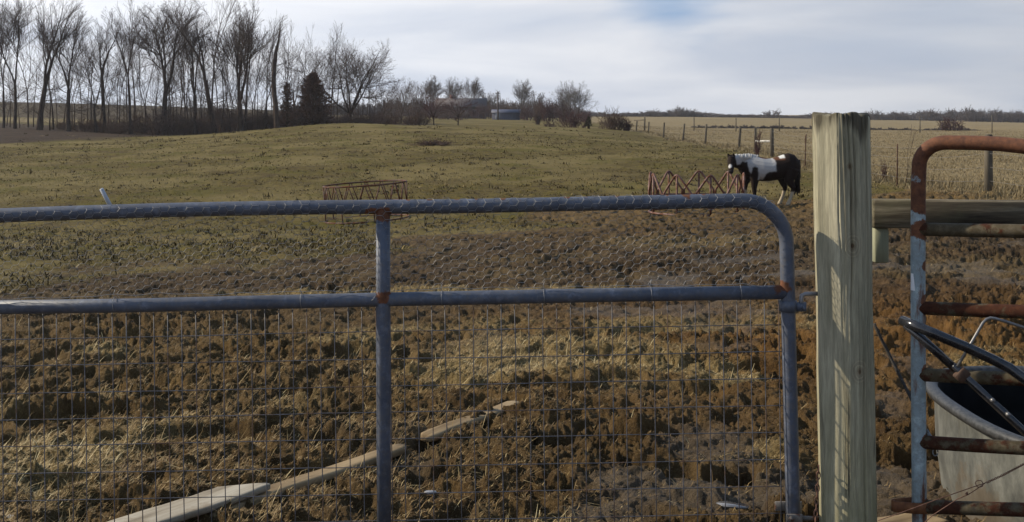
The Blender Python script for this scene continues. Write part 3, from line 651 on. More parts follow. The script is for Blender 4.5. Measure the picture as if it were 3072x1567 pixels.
# far treeline on the horizon: one wood mass -----------------------------
VV = []; n_t = 0; tl = MB()
Rt = random.Random(9)
far_src = [gen_bush(200+k, 1.0, .85, 15, .010, 3) for k in range(5)]
def far_clump(px, Y, hpx, wpx):
    nonlocal_src = far_src[Rt.randrange(5)]
    x = (px-1536)/F*Y; zb = hz(x, Y); Hh = hpx/F*Y; Rr = wpx/F*Y/2; P0, P1, A, B = nonlocal_src
    z = P1[:, 2].max(); xr = np.abs(P1[:, 0]).max(); k = np.array([Rr/xr, Rr/xr, Hh/z]); a = rotZ(Rt.random()*6.28).T
    o = np.array([x, Y, zb-.1]); V, Q = segs_mesh((P0*k)@a+o, (P1*k)@a+o, A*Y*.016, B*Y*.016, 3); tl.add(V, Q)
for px in np.arange(1760, 3120, 6):
    base = np.interp(px, [1760, 1850, 1950, 2050, 2150, 2400, 2450, 2600, 2750, 2850, 2950, 3120], [20, 14, 22, 32, 14, 12, 24, 26, 34, 48, 46, 44])
    far_clump(px+Rt.uniform(-4, 4), Rt.uniform(400, 470), base*Rt.uniform(.45, .95), Rt.uniform(50, 100))
for px, hp in ((2035, 46), (2060, 40), (1955, 34), (2315, 40), (2622, 46), (2700, 40), (2790, 52), (2905, 66), (2990, 60), (3050, 54)): far_clump(px, 395, hp*.8, 64)
for px in np.arange(2080, 2480, 16): far_clump(px+Rt.uniform(-5, 5), 188, Rt.uniform(8, 16), 26)
for px in np.arange(2600, 2960, 18): far_clump(px+Rt.uniform(-5, 5), 182, Rt.uniform(5, 13), 26)
far_m = simple('far_brush', (.07, .056, .053), (.12, .098, .09), .1, .95, .1, bump=0)
tag(tl.build('distant_treeline', far_m), 'far grey-brown wood and hedgerow along the horizon on the right', 'treeline', kind='stuff')
tl = MB()
for px in np.arange(880, 1760, 7):
    far_clump(px+Rt.uniform(-5, 5), Rt.uniform(300, 345), np.interp(px, [880, 1150, 1300, 1500, 1700, 1760], [34, 62, 72, 66, 56, 30])*Rt.uniform(.6, 1.0), Rt.uniform(25, 50))
tag(tl.build('distant_wood', far_m), 'far grey wood behind the farmhouse', 'wood', kind='stuff')

# ------------------------------------------------------------------ farmhouse, shed, pole
def gable(root, x0, x1, y0, y1, zb, ze, zr, wall_m, roof_m, over=.3):
    V = [(x0, y0, zb), (x1, y0, zb), (x1, y1, zb), (x0, y1, zb), (x0, y0, ze), (x1, y0, ze), (x1, y1, ze), (x0, y1, ze), (x0, (y0+y1)/2, zr-.06), (x1, (y0+y1)/2, zr-.06)]
    w = mk('wall', V, [(0, 1, 5, 4), (1, 2, 6, 5), (2, 3, 7, 6), (3, 0, 4, 7)], [(5, 6, 9), (7, 4, 8)], wall_m, root, smooth=False)
    ym = (y0+y1)/2; s = (zr-ze)/(ym-y0); th = .14
    a = [(y0-over, ze-over*s), (ym, zr), (y1+over, ze-over*s)]
    V = []
    for xx in (x0-over, x1+over):
        V += [(xx, yy, zz) for yy, zz in a]+[(xx, yy, zz+th) for yy, zz in a]
    Q = [(3, 9, 10, 4), (4, 10, 11, 5), (0, 1, 7, 6), (1, 2, 8, 7), (0, 6, 9, 3), (2, 5, 11, 8), (0, 3, 4, 1), (1, 4, 5, 2), (6, 7, 10, 9), (7, 8, 11, 10)]
    r = mk('roof', V, Q, None, roof_m, root, smooth=False); return w, r
hc = at(1385, 356, 250); hc[2] = hz(hc[0], 250)-.2
house = thing('farmhouse', 'long low farmhouse with a dull brown roof beyond the orchard trees', 'house', hc)
wall_m = simple('dark_siding', (.06, .05, .045), (.09, .08, .07), 1.5, .9, .2, stretch=(.2, 1, 8), bump=.2)
roof_m = simple('brown_shingles', (.075, .060, .058), (.11, .09, .086), 2.5, .9, .2, bump=.3)
x0, x1 = (1308-1536)/F*250, (1456-1536)/F*250
w_, r_ = gable(house, x0, x1, 250, 257, hc[2], hc[2]+2.7, hc[2]+4.35, wall_m, roof_m)
glass_m = simple('dark_glass', (.02, .022, .026), (.04, .045, .05), 1, .15, .5, bump=0)
trim_m = simple('pale_trim', (.12, .115, .11), (.17, .16, .15), 4, .8, .2, bump=0)
for xx in (x0+1.6, x0+4.2, x0+8.2):
    wnd = mk('window', *box((xx, 249.97, hc[2]+1.5), (1.2, .08, 1.1)), trim_m, house, smooth=False)
    mk('pane', *box((xx, 249.91, hc[2]+1.5), (1.0, .05, .9)), glass_m, wnd, smooth=False)
dr = mk('door', *box((x0+6.3, 249.96, hc[2]+1.05), (.95, .08, 2.05)), trim_m, house, smooth=False)
mk('chimney', *box((x0+3, 253.6, hc[2]+4.6), (.6, .6, 1.2)), simple('brick', (.12, .06, .045), (.2, .1, .08), 6), r_, smooth=False)
sc_ = at(1515, 356, 232); sc_[2] = hz(sc_[0], 232)-.15
shed = thing('blue_shed', 'low slate-blue metal shed right of the farmhouse', 'shed', sc_)
shed_m = simple('blue_sheet_metal', (.036, .038, .062), (.055, .058, .088), 1.5, .6, .4, stretch=(6, 6, .3), bump=.3)
a0, a1 = (1476-1536)/F*232, (1560-1536)/F*232
gable(shed, a0, a1, 232, 237, sc_[2], sc_[2]+1.5, sc_[2]+2.05, shed_m, shed_m, .15)
mk('door', *box((a0+1.1, 231.96, sc_[2]+.75), (.9, .08, 1.4)), simple('grey_door', (.16, .17, .19), (.22, .23, .25), 3), shed, smooth=False)
pc = at(1494, 356, 226); pc[2] = hz(pc[0], 226)
pole = thing('utility_pole', 'dark wooden utility pole standing in front of the blue shed', 'pole', pc)
mk('shaft', *tube([pc+(0, 0, -.3), pc+(0, 0, 5.3)], [.15, .11], 8), bark_m, pole)
mk('crossarm', *box(pc+(0, 0, 5.0), (.9, .09, .1)), bark_m, pole, smooth=False)

# ------------------------------------------------------------------ far wire fence
fw_m = simple('weathered_fence_post', (.055, .044, .032), (.14, .118, .085), 10, .9, .15, stretch=(1, 1, .15))
tp_m = simple('rusty_stake', (.07, .035, .022), (.14, .08, .05), 20, .85, .2)
wire_m = simple('dull_fence_wire', (.13, .115, .10), (.2, .18, .16), 20, .7, .3, bump=0)
fence = thing('wire_fence', 'wire fence of weathered posts running back along the right of the pasture', 'fence', (12, 54, hz(12, 54)))
fposts = [(2965, 582, 28, 403, .075, 0), (2690, 535, 33, 432, .022, .02), (2413, 490, 45, 402, .022, .06), (2316, 472, 54, 385, .07, -.01), (2266, 466, 57, 384, .05, 0), (2216, 445, 70, 378, .06, .08), (2115, 432, 80, 373, .055, .07), (2048, 424, 89, 371, .055, .1), (1990, 415, 100, 368, .055, .06), (1945, 407, 113, 366, .055, .06), (1908, 402, 124, 363, .06, .08), (1880, 398, 136, 361, .05, .0)]
tops = []
for (px, py, Y, ty, r, ln) in fposts:
    b = at(px, py, Y); b[2] = hz(b[0], Y); top = at(px, ty, Y); top[0] += ln*(top[2]-b[2])
    mb = MB()
    if r > .03: r *= 1.3
    if r > .03: mb.tube([b+(0, 0, -.3), b*.5+top*.5, top-(0, 0, .02), top], [r*1.08, r, r*.95, r*.6], 9)
    else:
        mb.tube([b+(0, 0, -.3), top], [r*.8, r*.8], 4); mb.box((b+top)/2+np.array([0, -.015, 0]), (.035, .012, (top[2]-b[2])*.9))
    o = mb.build('fence_post', fw_m if r > .03 else tp_m, fence)
    if r <= .03: o['label'] = 'thin rusty metal stake'
    tops.append((b, top))
mb = MB()
for f in (.22, .45, .68, .9):
    pts = []
    for (b, t) in tops: pts.append(b*(1-f)+t*f)
    pts = [np.array([11.0, 12.0, pts[0][2]+.15])]+pts; pp = []
    for a, b2 in zip(pts[:-1], pts[1:]):
        for s in np.linspace(0, 1, 5)[:-1]:
            q = a*(1-s)+b2*s; q[2] -= .06*math.sin(s*math.pi); pp.append(q)
    pp.append(pts[-1]); mb.tube(pp, .0035, 4)
mb.build('wire', wire_m, fence)
pa, pb = at(2268, 424, 56.5), at(2311, 424, 54.2)
mk('brace_board', *box((pa+pb)/2, (np.linalg.norm(pb-pa), .05, .10), frame_from(pa, pb)), simple('bleached_board', (.35, .33, .29), (.5, .48, .44), 8), fence, smooth=False)
pa, pb = at(1902, 362, 124), at(1936, 360, 118)
mk('brace_board', *box((pa+pb)/2, (np.linalg.norm(pb-pa), .06, .10), frame_from(pa, pb)), fw_m, fence, smooth=False)
pa = at(1934, 376, 122); pa[2] = hz(pa[0], 122); pb = at(1934, 352, 122)
mk('fence_post', *tube([pa, pb], [.09, .08], 8), fw_m, fence)
# cross fence on the far field
cf = thing('field_fence', 'distant line of thin posts crossing the tan field on the right', 'fence', (at(2300, 384, 150)[0], 150, hz(at(2300, 384, 150)[0], 150)))
mb = MB(); last = None
for px, ty in ((2082, 352), (2208, 354), (2338, 352), (2470, 352), (2600, 352), (2760, 350), (2976, 345)):
    b = at(px, 390, 150); b[2] = hz(b[0], 150); tt = at(px, ty, 150)
    mk('fence_post', *tube([b-(0, 0, .2), tt], [.07, .06], 6), fw_m, cf)
    if last is not None:
        for f in (.4, .85): mb.tube([last[0]*(1-f)+last[1]*f, b*(1-f)+tt*f], .006, 3)
    last = (b, tt)
mb.build('wire', wire_m, cf)

# ------------------------------------------------------------------ hay ring feeders
ring_m = paint_rust('rusty_red_tube', (.095, .034, .024), (.15, .062, .043), (), .5, .55)
ring2_m = paint_rust('dark_rusty_tube', (.055, .032, .026), (.12, .06, .042), (), .5, .6)
def circ(c, R, z, n=72, tilt=0.0): a = np.arange(n)*2*np.pi/n; return np.stack([c[0]+R*np.cos(a), c[1]+R*np.sin(a), np.full(n, c[2]+z)], 1)
YR = 27.0; xr = (2089-1536)/F*YR; cR = np.array([xr, YR, hz(xr, YR)-.05])
fr = thing('hay_ring', 'red tubular hay feeder with peaked loops beside the horse', 'hay feeder', cR, 'round hay feeders')
RR = 1.06
mk('base_ring', *tube(circ(cR, RR, .03), .022, 8, True), ring_m, fr)
mk('middle_ring', *tube(circ(cR, RR, .36), .022, 8, True), ring_m, fr)
NL = 9
for k in range(NL):
    a0 = -math.pi/2+.14+k*2*math.pi/NL
    def pt(da, z, rr=RR): a = a0+da; return cR+np.array([math.cos(a)*rr, math.sin(a)*rr, z])
    hw = math.pi/NL*.93
    pts = [pt(-hw, .36), pt(-hw, .47), pt(-hw*.9, .52), pt(-hw*.2, .85), pt(-hw*.1, .885), pt(0, .895), pt(hw*.1, .885), pt(hw*.2, .85), pt(hw*.9, .52), pt(hw, .47), pt(hw, .36)]
    mk('loop', *tube(pts, .025, 8), ring_m, fr)
    mk('upright', *tube([pt(0, .03, RR-.003), pt(0, .36, RR-.003), pt(0, .88, RR-.003)], .024, 8), ring_m, fr)
YL = 29.0; xl = (1102-1536)/F*YL; cL = np.array([xl, YL, hz(xl, YL)-.03])
fl = thing('hay_ring', 'dark rusty round hay feeder with zigzag bars behind the gate', 'hay feeder', cL, 'round hay feeders')
RL = 1.0; Rm = rotY(math.radians(-3.6))
def LT(V): return (np.asarray(V)-cL)@Rm.T+cL
hT, hM = .90, .42
mk('top_ring', *tube(LT(circ(cL, RL, hT)), .020, 8, True), ring2_m, fl)
mk('middle_ring', *tube(LT(circ(cL, RL, hM)), .018, 8, True), ring2_m, fl)
mk('base_ring', *tube(LT(circ(cL, RL, .05)), .020, 8, True), ring2_m, fl)
NZ = 16
for k in range(NZ):
    a0 = k*2*math.pi/NZ+.1
    def pt(a, z): return cL+np.array([math.cos(a)*RL, math.sin(a)*RL, z])
    st = math.pi/NZ
    mk('zigzag_bar', *tube(LT([pt(a0-st*.92, hM), pt(a0-.015, hT)]), .014, 6), ring2_m, fl)
    mk('zigzag_bar', *tube(LT([pt(a0+st*.92, hM), pt(a0+.015, hT)]), .014, 6), ring2_m, fl)
    if k % 2 == 0: mk('leg', *tube(LT([pt(a0+st, .05), pt(a0+st, hM)]), .016, 6), ring2_m, fl)

# grey pipe leaning in the pasture
Yp = 20.0                                            # walk out to where the pasture lies at the foot of the pipe
while Yp < 60 and hz((346-1536)/F*Yp, Yp) < EZ-(640-HY)/F*Yp: Yp += .1
pb_, pt_ = at(346, 640, Yp), at(304, 567, Yp-.2); pb_[2] = hz(pb_[0], pb_[1])-.06
pm = simple('grey_plastic_pipe', (.27, .29, .33), (.36, .38, .42), 6, .5, .4, bump=.05)
gp = mk('leaning_pipe', *tube([pb_-pb_, (pb_+pt_)/2-pb_, pt_-pb_], [.055, .055, .052], 12), pm); gp.location = tuple(pb_)
tag(gp, 'pale grey pipe sticking up at a slant from the pasture behind the gate', 'pipe')

# ------------------------------------------------------------------ horse
YH = 28.0; PXM = F/YH
hx0 = (2305-1536)/F*YH; hz0 = hz(hx0, YH)
HB = np.array([hx0, YH, hz0])
def hp(px, py, yy=0.0): return np.array([(px-2305)/PXM, yy, (633-py)/PXM])
horse = thing('horse', 'black and white pinto horse standing at the red hay feeder with its head turned', 'horse', HB)
def loft(secs, n=18):
    """closed rings: (center, axis_u, axis_v)"""
    th = np.arange(n)*2*np.pi/n; V = []
    for c, u, v in secs: V.append(np.asarray(c)+np.cos(th)[:, None]*np.asarray(u)+np.sin(th)[:, None]*np.asarray(v))
    V = np.concatenate(V); m = len(secs); idx = np.arange(m*n).reshape(m, n); A, B = idx[:-1], idx[1:]
    Q = np.stack([A, np.roll(A, -1, 1), np.roll(B, -1, 1), B], -1).reshape(-1, 4)
    V = np.vstack([V, secs[0][0], secs[-1][0]]); T = []
    for k in range(n): T += [(m*n, idx[0][(k+1) % n], idx[0][k]), (m*n+1, idx[-1][k], idx[-1][(k+1) % n])]
    return V, Q, np.array(T)
hb = MB()
tors = [(.745, .90, .06, .06), (.70, .89, .18, .16), (.60, .92, .265, .245), (.45, .945, .28, .285), (.25, .875, .275, .29), (.05, .83, .262, .305), (-.15, .845, .285, .285), (-.35, .875, .285, .235), (-.52, .90, .24, .195), (-.64, .885, .16, .14), (-.70, .88, .06, .06)]
hb.add(*loft([((x, 0, z), (0, hy, 0), (0, 0, hh)) for x, z, hh, hy in tors]))
nk = [((-.30, 0, .96), .23, .14), ((-.48, -.01, .985), .205, .125), ((-.64, -.04, 1.01), .175, .105), ((-.78, -.09, 1.035), .148, .09), ((-.88, -.15, 1.06), .11, .078), ((-.92, -.19, 1.07), .06, .05)]
hb.add(*loft([(c, (0, hy, 0), (.03, 0, hh)) for c, hh, hy in nk]))
hd = [((-.88, -.13, 1.12), .075, .075), ((-.895, -.19, 1.08), .112, .094), ((-.91, -.25, 1.01), .115, .092), ((-.925, -.31, .93), .085, .075), ((-.94, -.37, .845), .066, .062), ((-.95, -.41, .79), .062, .060), ((-.955, -.43, .765), .035, .035)]
ax = np.array([-.07, -.30, -.355]); ax /= np.linalg.norm(ax); su = np.cross(ax, (0, 0, 1)); su /= np.linalg.norm(su); sv = np.cross(su, ax)
hb.add(*loft([(c, su*w, sv*h) for c, h, w in hd], 14))
for (c, tip) in (((-.935, -.15, 1.14), (-.985, -.19, 1.215)), ((-.84, -.12, 1.14), (-.845, -.17, 1.225))):
    c = np.array(c); tip = np.array(tip); hb.tube([c-(0, 0, .03), c*.5+tip*.5, tip], [.042, .038, .012], 8)
def leg(pts): P = [p[:3] for p in pts]; hb.tube(P, [p[3] for p in pts], 12)
for yy, dx in ((-.13, 0.0), (.13, -.17)):
    leg([(-.33+dx*.5, yy*.9, .82, .15), (-.34+dx*.7, yy, .66, .115), (-.35+dx, yy, .50, .078), (-.355+dx, yy, .385, .058), (-.35+dx, yy, .33, .053), (-.345+dx, yy, .22, .038), (-.35+dx, yy, .13, .046), (-.37+dx, yy, .07, .044), (-.385+dx, yy, .045, .055), (-.39+dx, yy, .0, .062)])
for yy, dx in ((-.13, .03), (.13, -.10)):
    leg([(.50+dx*.3, yy*.9, .86, .20), (.46+dx*.4, yy, .70, .165), (.43+dx*.7, yy*1.1, .58, .115), (.48+dx*.9, yy*1.1, .49, .078), (.525+dx, yy*1.1, .415, .063), (.515+dx, yy*1.1, .37, .052), (.47+dx, yy*1.1, .22, .038), (.435+dx, yy*1.1, .125, .045), (.41+dx, yy*1.1, .07, .044), (.40+dx, yy*1.1, .045, .055), (.395+dx, yy*1.1, .0, .062)])
V, Q, T = hb.get(); tmp = mk('tmp', V, Q, T)
rm = tmp.modifiers.new('r', 'REMESH'); rm.mode = 'VOXEL'; rm.voxel_size = .012
sm = tmp.modifiers.new('s', 'SMOOTH'); sm.factor = .6; sm.iterations = 7
dg = bpy.context.evaluated_depsgraph_get(); em = bpy.data.meshes.new_from_object(tmp.evaluated_get(dg))
bpy.data.objects.remove(tmp, do_unlink=True)
em.name = 'body'; nv = len(em.vertices); co = np.zeros(nv*3); em.vertices.foreach_get('co', co); co = co.reshape(-1, 3)
def inpoly(px, py, poly):
    c = np.zeros(px.shape, bool); n = len(poly); j = n-1
    for i in range(n):
        xi, yi = poly[i]; xj, yj = poly[j]
        cond = ((yi > py) != (yj > py)) & (px < (xj-xi)*(py-yi)/(yj-yi+1e-9)+xi); c ^= cond; j = i
    return c
zx = (co[:, 0]*PXM+2305-2100)*5.973; zy = (633-co[:, 2]*PXM-440)*5.973
zx = zx+30*(fbm(co[:, 0]*9, co[:, 2]*9, 3, 15)-.5)+18*(vn(co[:, 0]*14, co[:, 2]*14, 5)-.5); zy = zy+18*(vn(co[:, 0]*14+9, co[:, 2]*14, 6)-.5)
wh = inpoly(zx, zy, [(590, 180), (640, 430), (690, 410), (740, 365), (830, 370), (830, 440), (850, 540), (890, 570), (910, 480), (950, 450), (1000, 470), (1020, 560), (1010, 690), (1100, 690), (1130, 590), (1200, 540), (1320, 540), (1330, 380), (1290, 300), (1150, 320), (1060, 300), (1000, 150)])
wh |= inpoly(zx, zy, [(1400, 120), (1510, 120), (1505, 300), (1390, 310)]) & (co[:, 1] < .1)
wh |= (co[:, 2] < .33) & (co[:, 0] > .2)
wh |= (co[:, 2] < .12) & (co[:, 0] < -.2) & (co[:, 1] < 0)
wh |= (co[:, 2] < .36) & (co[:, 0] < -.43) & (co[:, 1] > 0)
hoof = co[:, 2] < .045
br = (co[:, 2] > 1.06) & (co[:, 0] > -.3) & (co[:, 0] < .35) & ~wh
star = (np.linalg.norm(co-np.array([-.965, -.385, .93]), axis=1) < .045) 
colr = np.tile(np.array([[.016, .009, .006]]), (nv, 1)); colr[br] = (.10, .042, .020); colr[wh] = (.36, .345, .33); colr[star] = (.6, .57, .53); colr[wh & (co[:, 0] > .2) & (co[:, 2] > .9)] = (.62, .60, .55); sock = wh & (co[:, 2] < .4) & ~hoof; colr[sock] = (.40, .33, .23); colr[hoof] = (.22, .18, .13)
mz = (np.linalg.norm(co-np.array([-.95, -.42, .79]), axis=1) < .06); colr[mz & ~star] = (.03, .022, .022)
ei = np.zeros(len(em.edges)*2, np.int32); em.edges.foreach_get('vertices', ei); ei = ei.reshape(-1, 2)
for _ in range(2):                                   # short hairs blend the patch edges
    acc = colr.copy(); cnt = np.ones(nv)
    np.add.at(acc, ei[:, 0], colr[ei[:, 1]]); np.add.at(acc, ei[:, 1], colr[ei[:, 0]]); np.add.at(cnt, ei[:, 0], 1); np.add.at(cnt, ei[:, 1], 1); colr = acc/cnt[:, None]
ca = em.attributes.new('coat', 'FLOAT_COLOR', 'POINT'); ca.data.foreach_set('color', np.concatenate([colr, np.ones((nv, 1))], 1).astype(np.float32).ravel())
em.polygons.foreach_set('use_smooth', np.ones(len(em.polygons), bool))
CM = Mat('horse_coat', .8, .12); CM.color(CM.mix(1.0, CM.attr('coat', 'Color'), CM.ramp(CM.noise(60, 4, .6, obj=True), [(.3, .75), (.7, 1.05)]), 'MULTIPLY')); CM.bump(CM.noise(140, 3, .6, obj=True), .2, .003)
em.materials.clear(); em.materials.append(CM.m)
body = bpy.data.objects.new('body', em); COL.objects.link(body); body.parent = horse
hair_b = simple('black_hair', (.010, .007, .005), (.026, .018, .013), 40, .8, .15, stretch=(6, 6, .4), bump=.5)
hair_w = simple('white_hair', (.33, .31, .28), (.52, .49, .44), 40, .6, .3, stretch=(6, 6, .4), bump=.5)
def strands(root_pts, end_pts, r, n, seed, jit, name, mat):
    R = np.random.default_rng(seed); mb = MB(); rp = np.array(root_pts); ep = np.array(end_pts); K = len(rp)
    for i in range(n):
        s = R.random()*(K-1); k = min(int(s), K-2); f = s-k
        a = rp[k]*(1-f)+rp[k+1]*f+R.normal(0, jit*.4, 3); e = ep[k]*(1-f)+ep[k+1]*f+R.normal(0, jit, 3); m = (a+e)/2+R.normal(0, jit*.5, 3)+np.array([0, 0, .02])
        mb.tube(np.stack([a, a*.55+m*.45+np.array([0, 0, .01]), m, e])+HB, [r, r*1.2, r, r*.3], 5)
    return mb.build(name, mat, horse)
strands([(-.25, 0, 1.155), (-.45, -.01, 1.19), (-.65, -.04, 1.18), (-.80, -.09, 1.175)], [(-.28, -.12, 1.08), (-.48, -.13, 1.08), (-.66, -.15, 1.08), (-.80, -.17, 1.08)], .014, 90, 3, .02, 'mane', hair_w)
strands([(-.87, -.11, 1.17), (-.90, -.13, 1.17)], [(-.91, -.24, 1.08), (-.94, -.25, 1.08)], .010, 12, 4, .012, 'forelock', hair_b)
strands([(.70, -.03, 1.05), (.71, .03, 1.03)], [(.70, -.05, .34), (.64, .05, .26)], .020, 46, 5, .035, 'tail', hair_b)
for (a, b2, c2) in (((-.985, -.225, 1.055), .016, 0), ((-.825, -.235, 1.05), .016, 0)):
    th = np.linspace(0, np.pi, 6); ev, eq, et = loft([(np.array(a)+HB+np.array([0, 0, b2*math.cos(t)]), (b2*max(.05, math.sin(t)), 0, 0), (0, b2*max(.05, math.sin(t)), 0)) for t in th], 8)
    mk('eye', ev, eq, et, hair_b, horse)

# ------------------------------------------------------------------ grey tube gate
YG = 4.33
def G(px, py, dy=0.0): return at(px, py, YG)+np.array([0, dy, 0])
PX = F/YG
joints = [(G(1150, 640), .055), (G(1150, 890), .05), (G(1108, 902), .03), (G(2355, 860), .045), (G(2370, 745), .018), (G(1120, 636), .05), (G(900, 905), .02), (G(740, 640), .02), (G(1560, 612), .03), (G(1480, 616), .03), (G(1760, 606), .03), (G(2060, 597), .035), (G(2330, 875), .04), (G(1800, 614), .03), (G(1950, 600), .02)]+[(G(x_, 608-(x_-1200)*.018), .022) for x_ in (1225, 1290, 1370, 1430, 1510, 1700, 1850, 2000, 2110)]+[(G(x_, 629), .018) for x_ in (560, 830, 1030)]
gate_m = paint_rust('grey_blue_gate_paint', (.046, .055, .080), (.080, .092, .122), joints, .70, .58)
gate = thing('tube_gate', 'grey-blue tubular livestock gate with netting and wire mesh, closing the paddock', 'gate', G(2372, 1610))
r_t = 21.5/PX
rb = 132.0
cR_, cL_ = np.array([2228, 734.0]), np.array([-60, 781.0])
path = []
path.append((-190, 1627.0))
for t in np.linspace(math.pi, math.pi/2, 10): path.append((cL_[0]+rb*math.cos(t), cL_[1]-rb*math.sin(t)))
for s in np.linspace(0, 1, 14)[1:-1]:
    x = cL_[0]*(1-s)+cR_[0]*s; y = 649*(1-s)+602*s-7*math.sin(min(1, s*1.6)*math.pi)*(s < .625); path.append((x, y))
for t in np.linspace(math.pi/2, 0, 12): path.append((cR_[0]+rb*math.cos(t), cR_[1]-rb*math.sin(t)))
for s in np.linspace(0, 1, 6)[1:]: path.append((2360*(1-s)+2381*s, 734*(1-s)+1612*s))
mk('frame', *tube([G(*p) for p in path], r_t, 20), gate_m, gate)
mk('rail', *tube([G(-186, 925), G(400, 917), G(1150, 899), G(1800, 886), G(2358, 877)], r_t*.98, 20), gate_m, gate)
mk('rail', *tube([G(-188, 1650), G(1150, 1625), G(2378, 1606)], r_t*.98, 20), gate_m, gate)
mk('brace', *tube([G(1149, 628), G(1150, 900), G(1151, 1300), G(1153, 1618)], r_t*.99, 20), gate_m, gate)
mesh_m = paint_rust('dull_mesh_wire', (.055, .055, .065), (.10, .10, .115), (), .55, .55, (.06, .035, .025), (.14, .085, .055))
net_m = simple('galvanised_netting', (.16, .16, .165), (.30, .29, .285), 60, .42, .5, .3, bump=0)
# welded mesh 2 x 4 in
mb = MB()
rg = np.random.default_rng(12)
bar = lambda px: np.interp(px, [-60, 1150, 2360], [923, 899, 877])
for i in range(62):
    px = 2340-i*41.9
    if px < -175: break
    w = rg.normal(0, .8, 6); ys = np.linspace(bar(px)+14, bar(px)+735, 6)
    mb.tube([G(px+(yy-900)*.012+w[k], yy, .026) for k, yy in enumerate(ys)], .0019, 5)
for k in range(9):
    yo = 34+k*81.3; xs = np.linspace(-180, 2350, 60); w = np.cumsum(rg.normal(0, .55, 60)); w -= np.linspace(w[0], w[-1], 60)
    mb.tube([G(x+yo*.012, bar(x)+yo-14+w[j]*.6, .0285) for j, x in enumerate(xs)], .0018, 5)
mb.build('welded_mesh', mesh_m, gate)
# hexagonal netting, hung on the near side of the top rail
a_ = 16.6; hh = 12.2
P0, P1 = [], []
def netpt(i, j):                                 # flat-topped hexagon lattice
    px = i*1.5*a_*1.0; py = 0
    return px
def warp(px, q):                                 # q: px below the top of the rail
    top = np.interp(px, [-180, -60, 500, 2228, 2300], [640, 628, 612, 581, 592])
    sag = 3.5*math.sin(px*.013+q*.02)+2.5*math.sin(px*.031+1.3)+1.8*math.sin(q*.08+px*.006)
    fade = 1.0
    dy = -.0275 if q < 55 else -.0275+.004*math.sin(px*.02)+.012*min(1, (q-55)/60)
    if q < 8: dy = -.0275+.02*(8-q)/8
    return at(px+sag*.6, top+q*fade+sag*.5, YG+dy)
ncol = int(2500/(1.5*a_))
for ci in range(ncol):
    x0_ = -170+ci*1.5*a_
    for rj in range(11):
        q0 = rj*2*hh+(hh if ci % 2 else 0)
        if x0_+2*a_ > 2335: continue
        A_ = (x0_+.5*a_, q0); B_ = (x0_+1.5*a_, q0); C_ = (x0_+2*a_, q0+hh); D_ = (x0_, q0+hh); E_ = (x0_+.5*a_, q0+2*hh)
        for s_, e_ in ((A_, B_), (B_, C_), (A_, D_), (D_, E_)):
            tw = (s_ == A_ and e_ == B_)
            P0.append((warp(*s_), warp(*e_), tw))
p0 = np.array([p[0] for p in P0]); p1 = np.array([p[1] for p in P0]); rr = np.array([.00075 if p[2] else .00062 for p in P0])
V, Q = segs_mesh(p0, p1, rr, rr, 4)
mk('hexagon_netting', V, Q, None, net_m, gate, smooth=False)
mb = MB()
mb.tube([warp(px, 271+2*math.sin(px*.05)) for px in np.linspace(-55, 2330, 160)], .0009, 4)
mb.build('netting_edge_wire', net_m, gate)
for px in (345, 905, 1326, 1632, 1953, 2221):
    c = np.array([G(px, bar(px)-1)]).ravel(); th = np.linspace(0, 2*np.pi, 17)[:-1]
    ring = [c+np.array([.0012*math.sin(2*t), (r_t+.0016)*math.cos(t), (r_t+.0016)*math.sin(t)]) for t in th]
    mb = MB(); mb.tube(ring, .0011, 5, True); mb.tube([c+np.array([0, -.004, r_t+.001]), c+np.array([-.003, -.006, r_t+.014]), c+np.array([.002, -.004, r_t+.03])], .001, 4)
    mb.build('wire_tie', net_m, gate)
mb = MB(); mb.tube([G(1131, 880, -.02), G(1124, 893, -.034), G(1118, 898, -.03)], .0018, 6); mb.build('wire_tie', net_m, gate)
# hinge fittings
hw_m = paint_rust('rusty_hinge', (.10, .085, .07), (.16, .14, .12), (), .5, .5)
hin = mk('upper_hinge', *tube([G(2351, 920), G(2359, 920)], .001, 4), gate_m, gate)
mb = MB()
for dz in np.linspace(-.018, .018, 5): pass
cc = G(2364, 918)
th = np.linspace(0, 2*np.pi, 21)[:-1]
prof = [(-.019, r_t+.0015), (-.019, r_t+.006), (.019, r_t+.006), (.019, r_t+.0015)]
Vv = np.array([[cc[0]+rr_*math.cos(t), cc[1]+rr_*math.sin(t), cc[2]+z_] for (z_, rr_) in prof for t in th]); idx = np.arange(80).reshape(4, 20)
Qq = np.concatenate([np.stack([idx[i], np.roll(idx[i], -1), np.roll(idx[(i+1) % 4], -1), idx[(i+1) % 4]], -1) for i in range(4)])
mb.add(Vv, Qq)
mb.box(G(2400, 920, .002), (.045, .012, .03)); mb.box(G(2400, 920, -.014), (.038, .008, .028))
mb.tube([G(2408, 921, -.03), G(2408, 921, .02)], .006, 8)
bpy.data.objects.remove(hin, do_unlink=True)
mb.build('upper_hinge', gate_m, gate)
mb = MB(); mb.tube([G(2402, 935, 0), G(2404, 900, 0), G(2406, 887, .0), G(2415, 883, .0), G(2462, 881, .0)], [.0085, .0085, .0085, .008, .008], 10)
mb.build('hinge_pin', simple('worn_steel', (.16, .15, .15), (.3, .28, .27), 30, .45, .5, .4), gate)
mb = MB(); mb.box(G(2376, 1545, -.036), (.058, .007, .03), None, .002); mb.box(G(2372, 1528, .034), (.10, .007, .034), None, .002)
mb.tube([G(2366, 1545, -.048), G(2366, 1545, .03)], .0055, 8); mb.tube([G(2366, 1545, -.046), G(2366, 1545, -.039)], .011, 6)
mb.tube([G(2398, 1515, .03), G(2400, 1560, .03)], .014, 10); mb.tube([G(2400, 1560, .02), G(2470, 1566, .03)], .009, 8)
mb.build('lower_hinge', hw_m, gate)

